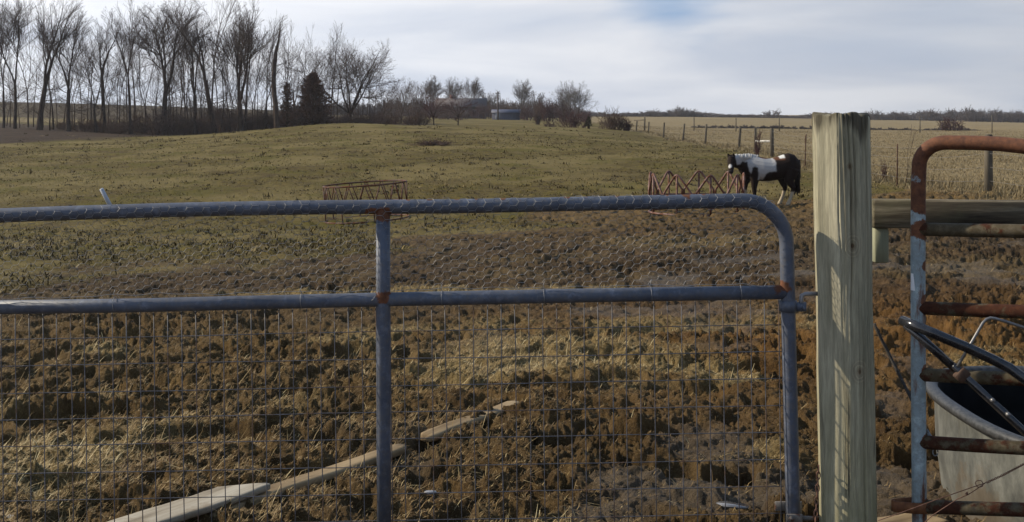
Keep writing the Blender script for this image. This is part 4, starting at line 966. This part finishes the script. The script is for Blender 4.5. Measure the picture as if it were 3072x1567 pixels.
# ------------------------------------------------------------------ round wooden gate post
PY = 4.333
def post_mat():
    m = Mat('treated_post_wood', .85, .2)
    p = m.pos()
    sp = m.n('ShaderNodeSeparateXYZ', {0: p})
    c = m.ramp(m.noise(30, 6, .62, stretch=(1, 1, .06)), [(.25, (.16, .135, .088)), (.42, (.29, .26, .175)), (.6, (.39, .352, .245)), (.8, (.50, .45, .32))])
    big_ = m.noise(5, 5, .6, stretch=(1, 1, .35)); c = m.mix(m.ramp(big_, [(.5, 0.0), (.68, .65)]), c, (.20, .19, .125))
    low = m.n('ShaderNodeMapRange', {'Value': sp.outputs['Z'], 'From Min': .75, 'From Max': .1, 'To Min': 0.0, 'To Max': .55}).outputs[0]
    c = m.mix(m.math('MULTIPLY', low, m.noise(9, 4, .6)), c, (.25, .235, .085))
    tp = m.n('ShaderNodeMapRange', {'Value': sp.outputs['Z'], 'From Min': 1.47, 'From Max': 1.6, 'To Min': 0.0, 'To Max': 1.0}).outputs[0]
    st = m.ramp(m.math('ADD', m.math('MULTIPLY', tp, .35), m.noise(22, 3, .5, stretch=(1, 1, .12), loc=(3, 0, 0))), [(.66, 0.0), (.8, .85)])
    c = m.mix(st, c, (.055, .045, .03))
    crk = m.ramp(m.noise(38, 3, .5, stretch=(1, 1, .03), loc=(0, 5, 1)), [(.27, 1.0), (.33, 0.0)])
    c = m.mix(m.math('MULTIPLY', crk, .8), c, (.05, .04, .028))
    hgt = m.math('ADD', m.noise(45, 5, .6, stretch=(1, 1, .05)), m.math('MULTIPLY', crk, -2.0))
    for (kx, ky) in ((2557, 738), (2578, 1115), (2548, 500)):
        k = at(kx, ky, PY-.09)
        q = m.n('ShaderNodeMapping', {'Vector': m.n('ShaderNodeVectorMath', {0: p, 1: tuple(k)}, operation='SUBTRACT').outputs[0], 'Scale': (1, .3, .72)}).outputs[0]
        d = m.n('ShaderNodeVectorMath', {0: q}, operation='LENGTH').outputs['Value']
        rings = m.math('SINE', m.math('MULTIPLY', m.math('ADD', d, m.math('MULTIPLY', m.noise(35, 3, .5), .012)), 620.0))
        rf = m.ramp(d, [(.0, 1.0), (.026, .75), (.036, 0.0)]) if ky != 500 else m.ramp(d, [(.0, .6), (.012, .4), (.016, 0.0)])
        kc = m.ramp(rings, [(.0, (.24, .20, .13)), (1, (.37, .33, .22))])
        c = m.mix(m.math('MULTIPLY', rf, .8), c, kc)
        c = m.mix(m.ramp(d, [(.004, .9), (.011, 0.0)]), c, (.10, .06, .03))
    fine = m.ramp(m.noise(150, 4, .7, stretch=(1, 1, .08)), [(.42, .82), (.6, 1.06)]); c = m.mix(1.0, c, fine, 'MULTIPLY'); m.color(c); m.bump(hgt, .8, .005)
    return m.m
pr = 81.5/F*PY
n_s = 200; zs = np.concatenate([[-.4], np.linspace(0, 1.56, 40), [1.585, 1.598, 1.603]]); V = []
th = np.arange(n_s)*2*np.pi/n_s
for z in zs:
    py = HY+(EZ-z)/PY*F; cx = np.interp(py, [345, 1567], [2521.5, 2545]); cx = (cx-1536)/F*PY
    r = pr*(1+.012*math.sin(z*5)+.01*math.sin(z*11+1)); tf = 1.0 if z < 1.59 else (.985 if z < 1.6 else .95)
    rad = r*tf*(1+.022*np.sin(2*th+.6+z*.4)+.014*np.sin(5*th+1+z*.8)+.008*np.sin(11*th+z*1.7))
    for (t0, z0, z1, dp) in ((4.35, .2, 1.61, .010), (4.75, .7, 1.61, .013), (5.15, -.4, 1.0, .009), (5.5, .5, 1.61, .012), (4.05, .0, .9, .007), (4.95, 1.1, 1.61, .012), (5.3, 1.25, 1.61, .010), (4.55, 1.3, 1.61, .010)):
        tt = t0+.035*math.sin(z*7+t0*9)+.02*math.sin(z*19); dp *= .8; rad = rad-dp*np.exp(-((th-tt)/.022)**2)*float(sstep(z0, z0+.2, np.array(z)))*float(1-sstep(z1-.1, z1, np.array(z))) if z1 < 1.6 else rad-dp*np.exp(-((th-tt)/.024)**2)*float(sstep(z0, z0+.25, np.array(z)))
    rad = rad+.0016*np.sin(23*th+z*2)+.0012*np.sin(41*th+3*math.sin(z*4))
    fa = math.pi+math.radians(50)+.10*math.sin(z*3); ca = np.cos(th-fa); dd = .90+.02*math.sin(z*6+1)
    rad = np.where(ca > .5, np.minimum(rad, pr*dd/np.maximum(ca, .5)), rad)
    zz = np.full(n_s, z)
    if z > 1.58: zz = z+.005*np.sin(th*3)+.004*np.sin(th*9+1)
    V.append(np.stack([cx+rad*np.cos(th), PY+rad*np.sin(th), zz], 1))
V.append(np.array([[(2521.5-1536)/F*PY, PY, 1.602]])); V = np.concatenate(V); idx = np.arange(len(zs)*n_s).reshape(-1, n_s)
Q = np.stack([idx[:-1], np.roll(idx[:-1], -1, 1), np.roll(idx[1:], -1, 1), idx[1:]], -1).reshape(-1, 4)
T = np.array([(len(zs)*n_s, idx[-1][k], idx[-1][(k+1) % n_s]) for k in range(n_s)])
pl = np.array([(2545-1536)/F*PY, PY, 0.0])
post = mk('gate_post', V-pl, Q, T, post_mat()); post.location = tuple(pl)
tag(post, 'thick round weathered wooden post beside the grey gate', 'post')

# wooden rail and its short block behind the post
board_m = Mat('weathered_rail_wood', .9, .15)
cb = board_m.ramp(board_m.noise(26, 6, .65, stretch=(.07, 1, 1)), [(.34, (.028, .022, .016)), (.5, (.085, .068, .045)), (.64, (.19, .16, .11))])
cb = board_m.mix(board_m.ramp(board_m.noise(6, 4, .6), [(.5, 0.0), (.7, .6)]), cb, (.085, .08, .045))
board_m.color(cb); board_m.bump(board_m.noise(40, 5, .65, stretch=(.06, 1, 1)), .6, .004); board_m = board_m.m
YB = 4.62
pa, pb = at(2612, 640, YB), at(3700, 652, YB-.05)
rail_t = thing('wooden_rail', 'thick weathered wooden rail running right from the round post, behind the rusty gate', 'rail', pa)
mk('board', *box((pa+pb)/2, (np.linalg.norm(pb-pa), .045+.04, 84/F*YB), frame_from(pa, pb), .006), board_m, rail_t, smooth=False)
pc_ = at(2640, 735, YB)
mk('block', *box(pc_, (42/F*YB, .05, 104/F*YB), None, .004), simple('green_grey_wood', (.16, .16, .10), (.27, .265, .18), 18, .9, .15, stretch=(1, 1, .1)), rail_t, smooth=False)

# ------------------------------------------------------------------ rusty gate on the right
YA, YBk = 4.25, 4.05
def R2(px, py, dy=0.0):
    Y = YA+(YBk-YA)*np.clip((px-2755)/320, -.2, 3.0); return at(px, py, Y)+np.array([0, dy, 0])
rg_m = paint_rust('rusted_pale_paint', (.20, .255, .275), (.27, .33, .345), [(R2(2765, 430), .2), (R2(2900, 430), .35), (R2(3072, 440), .5), (R2(2764, 590), .10), (R2(2764, 690), .06), (R2(2772, 900), .035), (R2(2775, 1110), .035), (R2(2775, 1320), .035), (R2(2775, 1515), .04), (R2(2776, 800), .03)], .54, .5, streak=(1, 1, .18))
rg2_m = paint_rust('rusted_rail_paint', (.045, .034, .018), (.075, .058, .032), [], .46, .75, (.028, .011, .007), (.065, .024, .012))
rgate = thing('rusty_gate', 'rusted tubular gate with five bars, cut by the right edge of the photo', 'gate', R2(2757, 1600))
r2 = 21.5/F*YA
pth = [(2759, 1640), (2757, 1400), (2755, 1100), (2754, 800), (2755, 560), (2757, 500)]
for t in np.linspace(0, 1, 9)[1:]:
    a = math.pi-t*math.pi/2; pth.append((2757+80+80*math.cos(a), 500+0-72*math.sin(a)))
pth += [(2920, 429), (3000, 432), (3072, 440), (3400, 462), (3650, 478)]
mk('frame', *tube([R2(*p) for p in pth], r2, 20), rg_m, rgate)
for (yl, yr) in ((688, 694), (924, 936), (1124, 1138), (1326, 1345), (1520, 1530)):
    mk('bar', *tube([R2(2757, yl), R2(2900, yl+(yr-yl)*.5), R2(3072, yr), R2(3650, yr+(yr-yl)*1.6)], r2*.93, 16), rg2_m, rgate)
# strap looped round the upright, holding out to the left
cst = R2(2757, 1517)
prof = []
lp = [(-.082, .012), (-.088, 0), (-.082, -.012), (-.02, -.030), (.012, -.031), (.03, -.016), (.034, 0), (.03, .016), (.012, .031), (-.02, .030)]
Vs = []
for sc in (1.0, 1.12):
    for z_ in (-.019, .019):
        for (a, b2) in lp: Vs.append(cst+np.array([a*sc, b2*sc*1.02, z_]))
n = len(lp); idx = np.arange(4*n).reshape(4, n); o4 = [0, 1, 3, 2]
Qs = np.concatenate([np.stack([idx[o4[i]], np.roll(idx[o4[i]], -1), np.roll(idx[o4[(i+1) % 4]], -1), idx[o4[(i+1) % 4]]], -1) for i in range(4)])
mk('strap', Vs, Qs, None, simple('brown_rust', (.09, .035, .018), (.2, .085, .035), 40, .85, .2), rgate, smooth=False)
# white sticker remnant wrapped on the upright
Vk = []; ns = 7
cK = R2(2754, 845)
for k, (f0, f1, zz) in enumerate(((-1.45, -.98, .030), (-1.5, -.85, .008), (-1.55, -.70, -.030))):
    for a in np.linspace(f0, f1, ns): Vk.append(cK+np.array([(r2+.0008)*math.sin(a), -(r2+.0008)*math.cos(a), zz]))
idx = np.arange(3*ns).reshape(3, ns)
mk('sticker', Vk, np.stack([idx[:-1, :-1], idx[1:, :-1], idx[1:, 1:], idx[:-1, 1:]], -1).reshape(-1, 4), None, simple('white_sticker', (.6, .61, .62), (.72, .73, .74), 40, .5, .4, bump=0), rgate)
mb = MB(); mb.tube([R2(2783, 1290, .01), R2(2812, 1340, .0), R2(2800, 1342, .0), R2(2784, 1300, .005)], .0035, 6)
mb.tube([R2(2806, 1340)+np.array([.009*math.cos(t), 0, .013*math.sin(t)-.02]) for t in np.linspace(0, 6.0, 12)], .0025, 6)
mb.build('catch_wire', simple('old_steel', (.12, .12, .12), (.2, .2, .19), 30, .6, .4, .2), rgate)

# ------------------------------------------------------------------ black stock tank behind the rusty gate
tcx, tcy, tz = 2.275, 4.86, .415
tank_m = Mat('dusty_black_rubber', .6, .35)
tf = tank_m.noise(7, 8, .72, stretch=(1, 1, .6)); tank_m.color(tank_m.mix(tank_m.ramp(tank_m.noise(45, 4, .7), [(.5, 0.0), (.8, .5)]), tank_m.ramp(tf, [(.34, (.045, .046, .042)), (.5, (.10, .10, .087)), (.66, (.165, .163, .142))]), (.10, .10, .085)))
tb_old = tank_m.b.inputs['Base Color'].links[0].from_socket
stk = tank_m.ramp(tank_m.noise(14, 5, .6, stretch=(1, 1, .12)), [(.5, 0.0), (.7, .65)]); tc1 = tank_m.mix(stk, tb_old, (.055, .052, .042))
spl = tank_m.math('ADD', tank_m.near((1.85, 4.7, -.15), .1, .62), tank_m.math('SUBTRACT', tank_m.noise(13, 6, .75), .62)); tc1 = tank_m.mix(tank_m.ramp(spl, [(.36, 0.0), (.55, .6)]), tc1, (.085, .058, .032)); tank_m.color(tc1)
tank_m.bump(tank_m.noise(60, 4, .6), .3, .003); tank_m = tank_m.m
rim_m = simple('worn_rubber_rim', (.014, .015, .016), (.06, .06, .06), 55, .5, .3, bump=.3, dist=.002)
inr_m = simple('shaded_black_rubber', (.004, .004, .004), (.010, .010, .010), 12, .8, .1, bump=.1)  # near-black colour carries the shade and dark water inside the tank
ns = 64
def sup(ax_, by_, e=2.6): t = np.arange(ns)*2*np.pi/ns; return np.stack([np.sign(np.cos(t))*np.abs(np.cos(t))**(2/e)*ax_, np.sign(np.sin(t))*np.abs(np.sin(t))**(2/e)*by_], 1)
def shell(levels): return np.concatenate([np.column_stack([sup(a, b)+[tcx, tcy], np.full(ns, z)]) for a, b, z in levels]), [np.stack([np.arange(i*ns, (i+1)*ns), np.roll(np.arange(i*ns, (i+1)*ns), -1), np.roll(np.arange((i+1)*ns, (i+2)*ns), -1), np.arange((i+1)*ns, (i+2)*ns)], -1) for i in range(len(levels)-1)]
tz0 = -.03
tank = thing('stock_tank', 'oval black rubber stock tank with a dusty side behind the rusty gate', 'water tank', (tcx, tcy, tz0))
ax1, by1 = .48, .77
V, q = shell([(ax1-.05, by1-.05, tz0), (ax1-.035, by1-.035, .10), (ax1-.03, by1-.03, .11), (ax1-.024, by1-.024, .24), (ax1-.022, by1-.022, tz-.06), (ax1-.012, by1-.012, tz-.02)]); mk('side', V, np.concatenate(q), None, tank_m, tank)
V, q = shell([(ax1-.012, by1-.012, tz-.03), (ax1+.012, by1+.012, tz-.03), (ax1+.020, by1+.020, tz-.012), (ax1+.016, by1+.016, tz+.004), (ax1-.008, by1-.008, tz+.010), (ax1-.03, by1-.03, tz+.003), (ax1-.036, by1-.036, tz-.012)]); mk('rim', V, np.concatenate(q), None, rim_m, tank)
V, q = shell([(ax1-.034, by1-.034, tz-.010), (ax1-.05, by1-.05, .24), (ax1-.075, by1-.075, .03), (.02, .02, .025)]); mk('inside', V, np.concatenate(q), None, inr_m, tank)

# black tubular frame leaning over the rusty gate
blk_m = Mat('glossy_black_paint', .22, .55); blk_m.color(blk_m.ramp(blk_m.noise(30, 5, .65, obj=True), [(.45, (.012, .012, .014)), (.75, (.035, .033, .034))])); blk_m.bump(blk_m.noise(120, 3, .6, obj=True), .1, .001); blk_m = blk_m.m
rod_m = simple('bare_steel_rod', (.12, .115, .11), (.22, .21, .2), 40, .35, .5, .5, bump=.05)
YT = 4.0
def K(px, py, dy=0.0): return at(px, py, YT)+np.array([0, dy, 0])
bf = thing('tubular_frame', 'glossy black bent tube frame with a flat bolted leg, hooked over the rusty gate', 'metal frame', K(2740, 985))
mk('handle_tube', *tube([K(2737, 978, .10), K(2752, 982, .03), K(2800, 1000), K(2900, 1043), K(2980, 1080), K(3025, 1103, -.01), K(3072, 1140, -.05), K(3160, 1235, -.12)], 15.5/F*YT, 18), blk_m, bf)
pa, pb = K(2738, 984, .075), K(2872, 1110, .02)
mk('strut', *tube([pa, pa*.5+pb*.5, pb], 13/F*YT, 14), blk_m, bf)
pa, pb = K(2862, 1098, .015), K(3200, 1425, -.10)
lg = mk('leg', *box((pa+pb)/2, (np.linalg.norm(pb-pa), .020, .030), frame_from(pa, pb, (0, -1, .3)), .004), blk_m, bf, smooth=False)
for s in (.30, .42, .62):
    q = pa*(1-s)+pb*s+np.array([0, -.013, .004]); mk('bolt', *tube([q+(0, .01, 0), q+(0, -.012, 0), q+(0, -.016, 0)], [.0075, .0075, .004], 8), rod_m, lg)
mk('clamp', *box(K(2886, 1125, .002), (.035, .03, .045), rotY(.75), .003), simple('brown_rusty_clamp', (.04, .022, .015), (.09, .05, .03), 40, .8), bf, smooth=False)
mk('rod', *tube([K(2872, 1100, .0), K(2920, 1028, .012), K(2955, 972, .018), K(2966, 961, .018), K(2978, 957, .018), K(2992, 959, .018), K(3030, 970, .018), K(3090, 990, .018), K(3200, 1030, .018)], .0052, 10), rod_m, bf)

# rusty wire tied across the tank, chain and cord by the post
rw_m = simple('rusty_wire', (.10, .05, .032), (.2, .105, .07), 60, .8, .2, bump=0)
def W(px, py, Y=3.98): return at(px, py, Y)
mb = MB()
base = [W(3110, 1372), W(3072, 1392), W(3010, 1425), W(2960, 1448)]
t_ = np.linspace(0, 1, 60); bp = np.array([np.array([np.interp(s, [0, .3, .75, 1], [b[i] for b in base]) for i in range(3)]) for s in t_])
for ph in (0, math.pi): mb.tube(bp+np.stack([0*t_, .003*np.cos(t_*70+ph), .003*np.sin(t_*70+ph)], 1), .0016, 5)
mb.tube([W(2960, 1448), W(2930, 1458), W(2860, 1482), W(2800, 1503), W(2700, 1540), W(2635, 1562)], .0016, 5)
mb.tube([W(2938, 1452)+np.array([.012*math.cos(t), .003*math.sin(3*t), .012*math.sin(t)]) for t in np.linspace(0, 11, 30)], .0015, 5)
mb.tube([W(2955, 1450), W(2930, 1468), W(2905, 1484), W(2872, 1498), W(2800, 1545), W(2760, 1580)], .0016, 5)
mb.tube([W(2905, 1484)+np.array([.006*t*.3-.008, .004*math.cos(t*6), .004*math.sin(t*6)+.002*t]) for t in np.linspace(0, 3, 26)], .0014, 5)
V, Q, T = mb.get(); o_ = W(2760, 1580)
wr_ = mk('twisted_wire', V-o_, Q, T, rw_m); wr_.location = tuple(o_); tag(wr_, 'twisted rusty wire stretched across the lower bars in front of the black tank', 'wire')
cd_m = simple('dark_cord', (.03, .028, .026), (.07, .062, .055), 60, .9, .2)
cpts = [at(2622, 972, 4.42), at(2640, 1010, 4.42), at(2668, 1065, 4.41), at(2700, 1130, 4.38), at(2738, 1205, 4.30), at(2745, 1216, 4.285)]
mb = MB(); mb.tube(cpts, .0058, 8); V, Q, T = mb.get(); o_ = cpts[0]
cd = mk('dark_cord', V-o_, Q, T, cd_m); cd.location = tuple(o_); tag(cd, 'dark cord slung from the round post down to the rusty gate', 'cord')
ch = thing('rusty_chain', 'short rusty chain hanging down the left side of the round post', 'chain', at(2456, 1400, 4.27))
mb = MB()
for k in range(9):
    c0 = at(2456-k*1.2, 1408+k*19, 4.27); a = k % 2
    lk = [c0+np.array([.0065*math.cos(t)*(1 if a else .15), .0065*math.cos(t)*(.15 if a else 1), .0145*math.sin(t)]) for t in np.linspace(0, 2*np.pi, 13)[:-1]]
    mk('link', *tube(lk, .0023, 6, True), rw_m, ch)
bpy.data.objects
# ------------------------------------------------------------------ boards and poles lying in the mud
bleach_m = Mat('bleached_wood', .85, .2)
cb = bleach_m.ramp(bleach_m.noise(20, 6, .65, obj=True, stretch=(.1, 1, 1)), [(.34, (.15, .12, .082)), (.5, (.28, .235, .17)), (.66, (.38, .335, .26))])
cb = bleach_m.mix(bleach_m.ramp(bleach_m.noise(6, 5, .65, obj=True), [(.55, 0.0), (.72, .8)]), cb, (.17, .115, .06)); bleach_m.color(cb); bleach_m.bump(bleach_m.noise(40, 5, .6, obj=True, stretch=(.08, 1, 1)), .5, .003); bleach_m = bleach_m.m
def gpt(px, py, up=0.0):
    """where the view ray of a photo point meets the smooth ground"""
    Y = 4.5
    for _ in range(60):
        x = (px-1536)/F*Y; z = float(h0(np.array([x]), np.array([Y]))[0])+up; Y = .5*Y+.5*(EZ-z)*F/(py-HY)
    return np.array([(px-1536)/F*Y, Y, z])
def plank(label, p, q, w, th, name='board', lift=.05, pts=None, mat=None, taper=1.0, group=None):
    p = gpt(*p, lift); q = gpt(*q, lift); L_ = np.linalg.norm(q-p); n = 25; fr_ = frame_from(p, q)
    Rw = random.Random(int(abs(p[0]*100))); secs = []
    for i in range(n+1):
        s = i/n; e = .55 if i in (0, n) else 1.0
        ww = w*(1+.03*math.sin(s*9+1)+.025*Rw.gauss(0, 1))*e*(1-(1-taper)*s); c = np.array([s*L_, .006*math.sin(s*5), .003*math.sin(s*7)])
        if name == 'board':
            k_ = max(0, (s-.84)/.16); ww = w*(1+.02*Rw.gauss(0, 1))*(1-.82*k_); c[1] += -w*.36*k_
        secs.append((c, np.array([0, ww/2, 0]), np.array([0, 0, th/2*(.8 if i in (0, n) else 1)])))
    nn = 20; thh = np.arange(nn)*2*np.pi/nn; ee = .3 if name == 'board' else .5; V = []
    for c, u, v in secs:
        cu, su_ = np.cos(thh), np.sin(thh); V.append(c+np.sign(cu)[:, None]*np.abs(cu)[:, None]**ee*u+np.sign(su_)[:, None]*np.abs(su_)[:, None]**ee*v)
    V = np.concatenate(V); idx = np.arange((n+1)*nn).reshape(n+1, nn); Q = np.stack([idx[:-1], np.roll(idx[:-1], -1, 1), np.roll(idx[1:], -1, 1), idx[1:]], -1).reshape(-1, 4)
    V = np.vstack([V, secs[0][0], secs[-1][0]]); T = []
    for k in range(nn): T += [((n+1)*nn, idx[0][(k+1) % nn], idx[0][k]), ((n+1)*nn+1, idx[-1][k], idx[-1][(k+1) % nn])]
    o = mk(name, V, Q, np.array(T), mat or bleach_m); M4 = Matrix.Identity(4)
    for i in range(3):
        for j in range(3): M4[i][j] = fr_[i, j]
        M4[i][3] = p[i]
    o.matrix_world = M4
    return tag(o, label, 'board' if name == 'board' else 'pole', group)
pole_m = simple('muddy_pole_wood', (.09, .058, .028), (.30, .215, .12), 12, .9, .15, stretch=(.15, 1, 1), bump=.5)
plank('bleached grey board in the mud at bottom left, pointing towards the gate brace', (225, 1640), (768, 1452), .17, .03, lift=.05, taper=.85)
plank('long tan pole half sunk in the mud, passing behind the gate brace', (610, 1552), (1205, 1343), .095, .04, 'pole', .008, mat=pole_m)
plank('short tan pole sticking out of the mud right of the gate brace', (1275, 1316), (1545, 1212), .095, .04, 'pole', .008, mat=pole_m)
plank('flat tan board on the ground at the foot of the round post', (2600, 1600), (2800, 1555), .16, .03, lift=.03, mat=pole_m)
# ice, a puddle-glint stand-in and stones
ice_m = Mat('thin_ice', .12, .5); ice_m.color(ice_m.ramp(ice_m.noise(25, 5, .6), [(.3, (.08, .08, .085)), (.7, (.17, .17, .18))])); ice_m.b.inputs['Alpha'].default_value = 1; ice_m.bump(ice_m.noise(30, 4, .5), .2, .004)
def slab(name, label, cat, px, py, w, d, th, lift, tilt, mat, seed):
    R = random.Random(seed); c = gpt(px, py, lift); n = 13; pr_ = [(R.uniform(.65, 1.05)*w/2*math.cos(k*6.283/n), R.uniform(.65, 1.05)*d/2*math.sin(k*6.283/n)) for k in range(n)]
    V = [(x, y, th/2) for x, y in pr_]+[(x*.96, y*.96, -th/2) for x, y in pr_]+[(0, 0, th/2), (0, 0, -th/2)]
    Q = [(k, n+k, n+(k+1) % n, (k+1) % n) for k in range(n)]; T = [(2*n, k, (k+1) % n) for k in range(n)]+[(2*n+1, n+(k+1) % n, n+k) for k in range(n)]
    o = mk(name, V, Q, T, mat, smooth=False); o.location = tuple(c); o.rotation_euler = (tilt, 0, R.random()*3); return tag(o, label, cat)
slab('ice_puddle_pane', 'thin broken sheet of ice lying in the mud left of the round post', 'ice', 2195, 1515, .16, .14, .005, .03, .15, ice_m.m, 3)
slab('ice_puddle_pane', 'small glossy shard standing in for a puddle glint in a hoof print right of the gate brace', 'ice', 1290, 1478, .06, .04, .005, .015, .1, ice_m.m, 5)  # shard added to give the glint of a puddle
slab('stone', 'small pale stone in the bottom left corner', 'stone', 38, 1562, .07, .06, .03, .03, .2, simple('pale_stone', (.25, .24, .22), (.38, .37, .34), 20, .8), 6)

# ------------------------------------------------------------------ air: thin winter haze
hzb = MB(); hzb.box((0, 420, 22), (1500, 980, 80))
HM = bpy.data.materials.new('winter_haze'); HM.use_nodes = True; ht = HM.node_tree; ht.nodes.clear()
ho = ht.nodes.new('ShaderNodeOutputMaterial'); hv = ht.nodes.new('ShaderNodeVolumePrincipled')
hv.inputs['Color'].default_value = (.92, .95, 1, 1); hv.inputs['Density'].default_value = .0002; hv.inputs['Anisotropy'].default_value = .3
ht.links.new(hv.outputs[0], ho.inputs['Volume'])
hzo = hzb.build('haze', HM, smooth=False); tag(hzo, 'thin pale haze over the far fields and trees', kind='stuff')
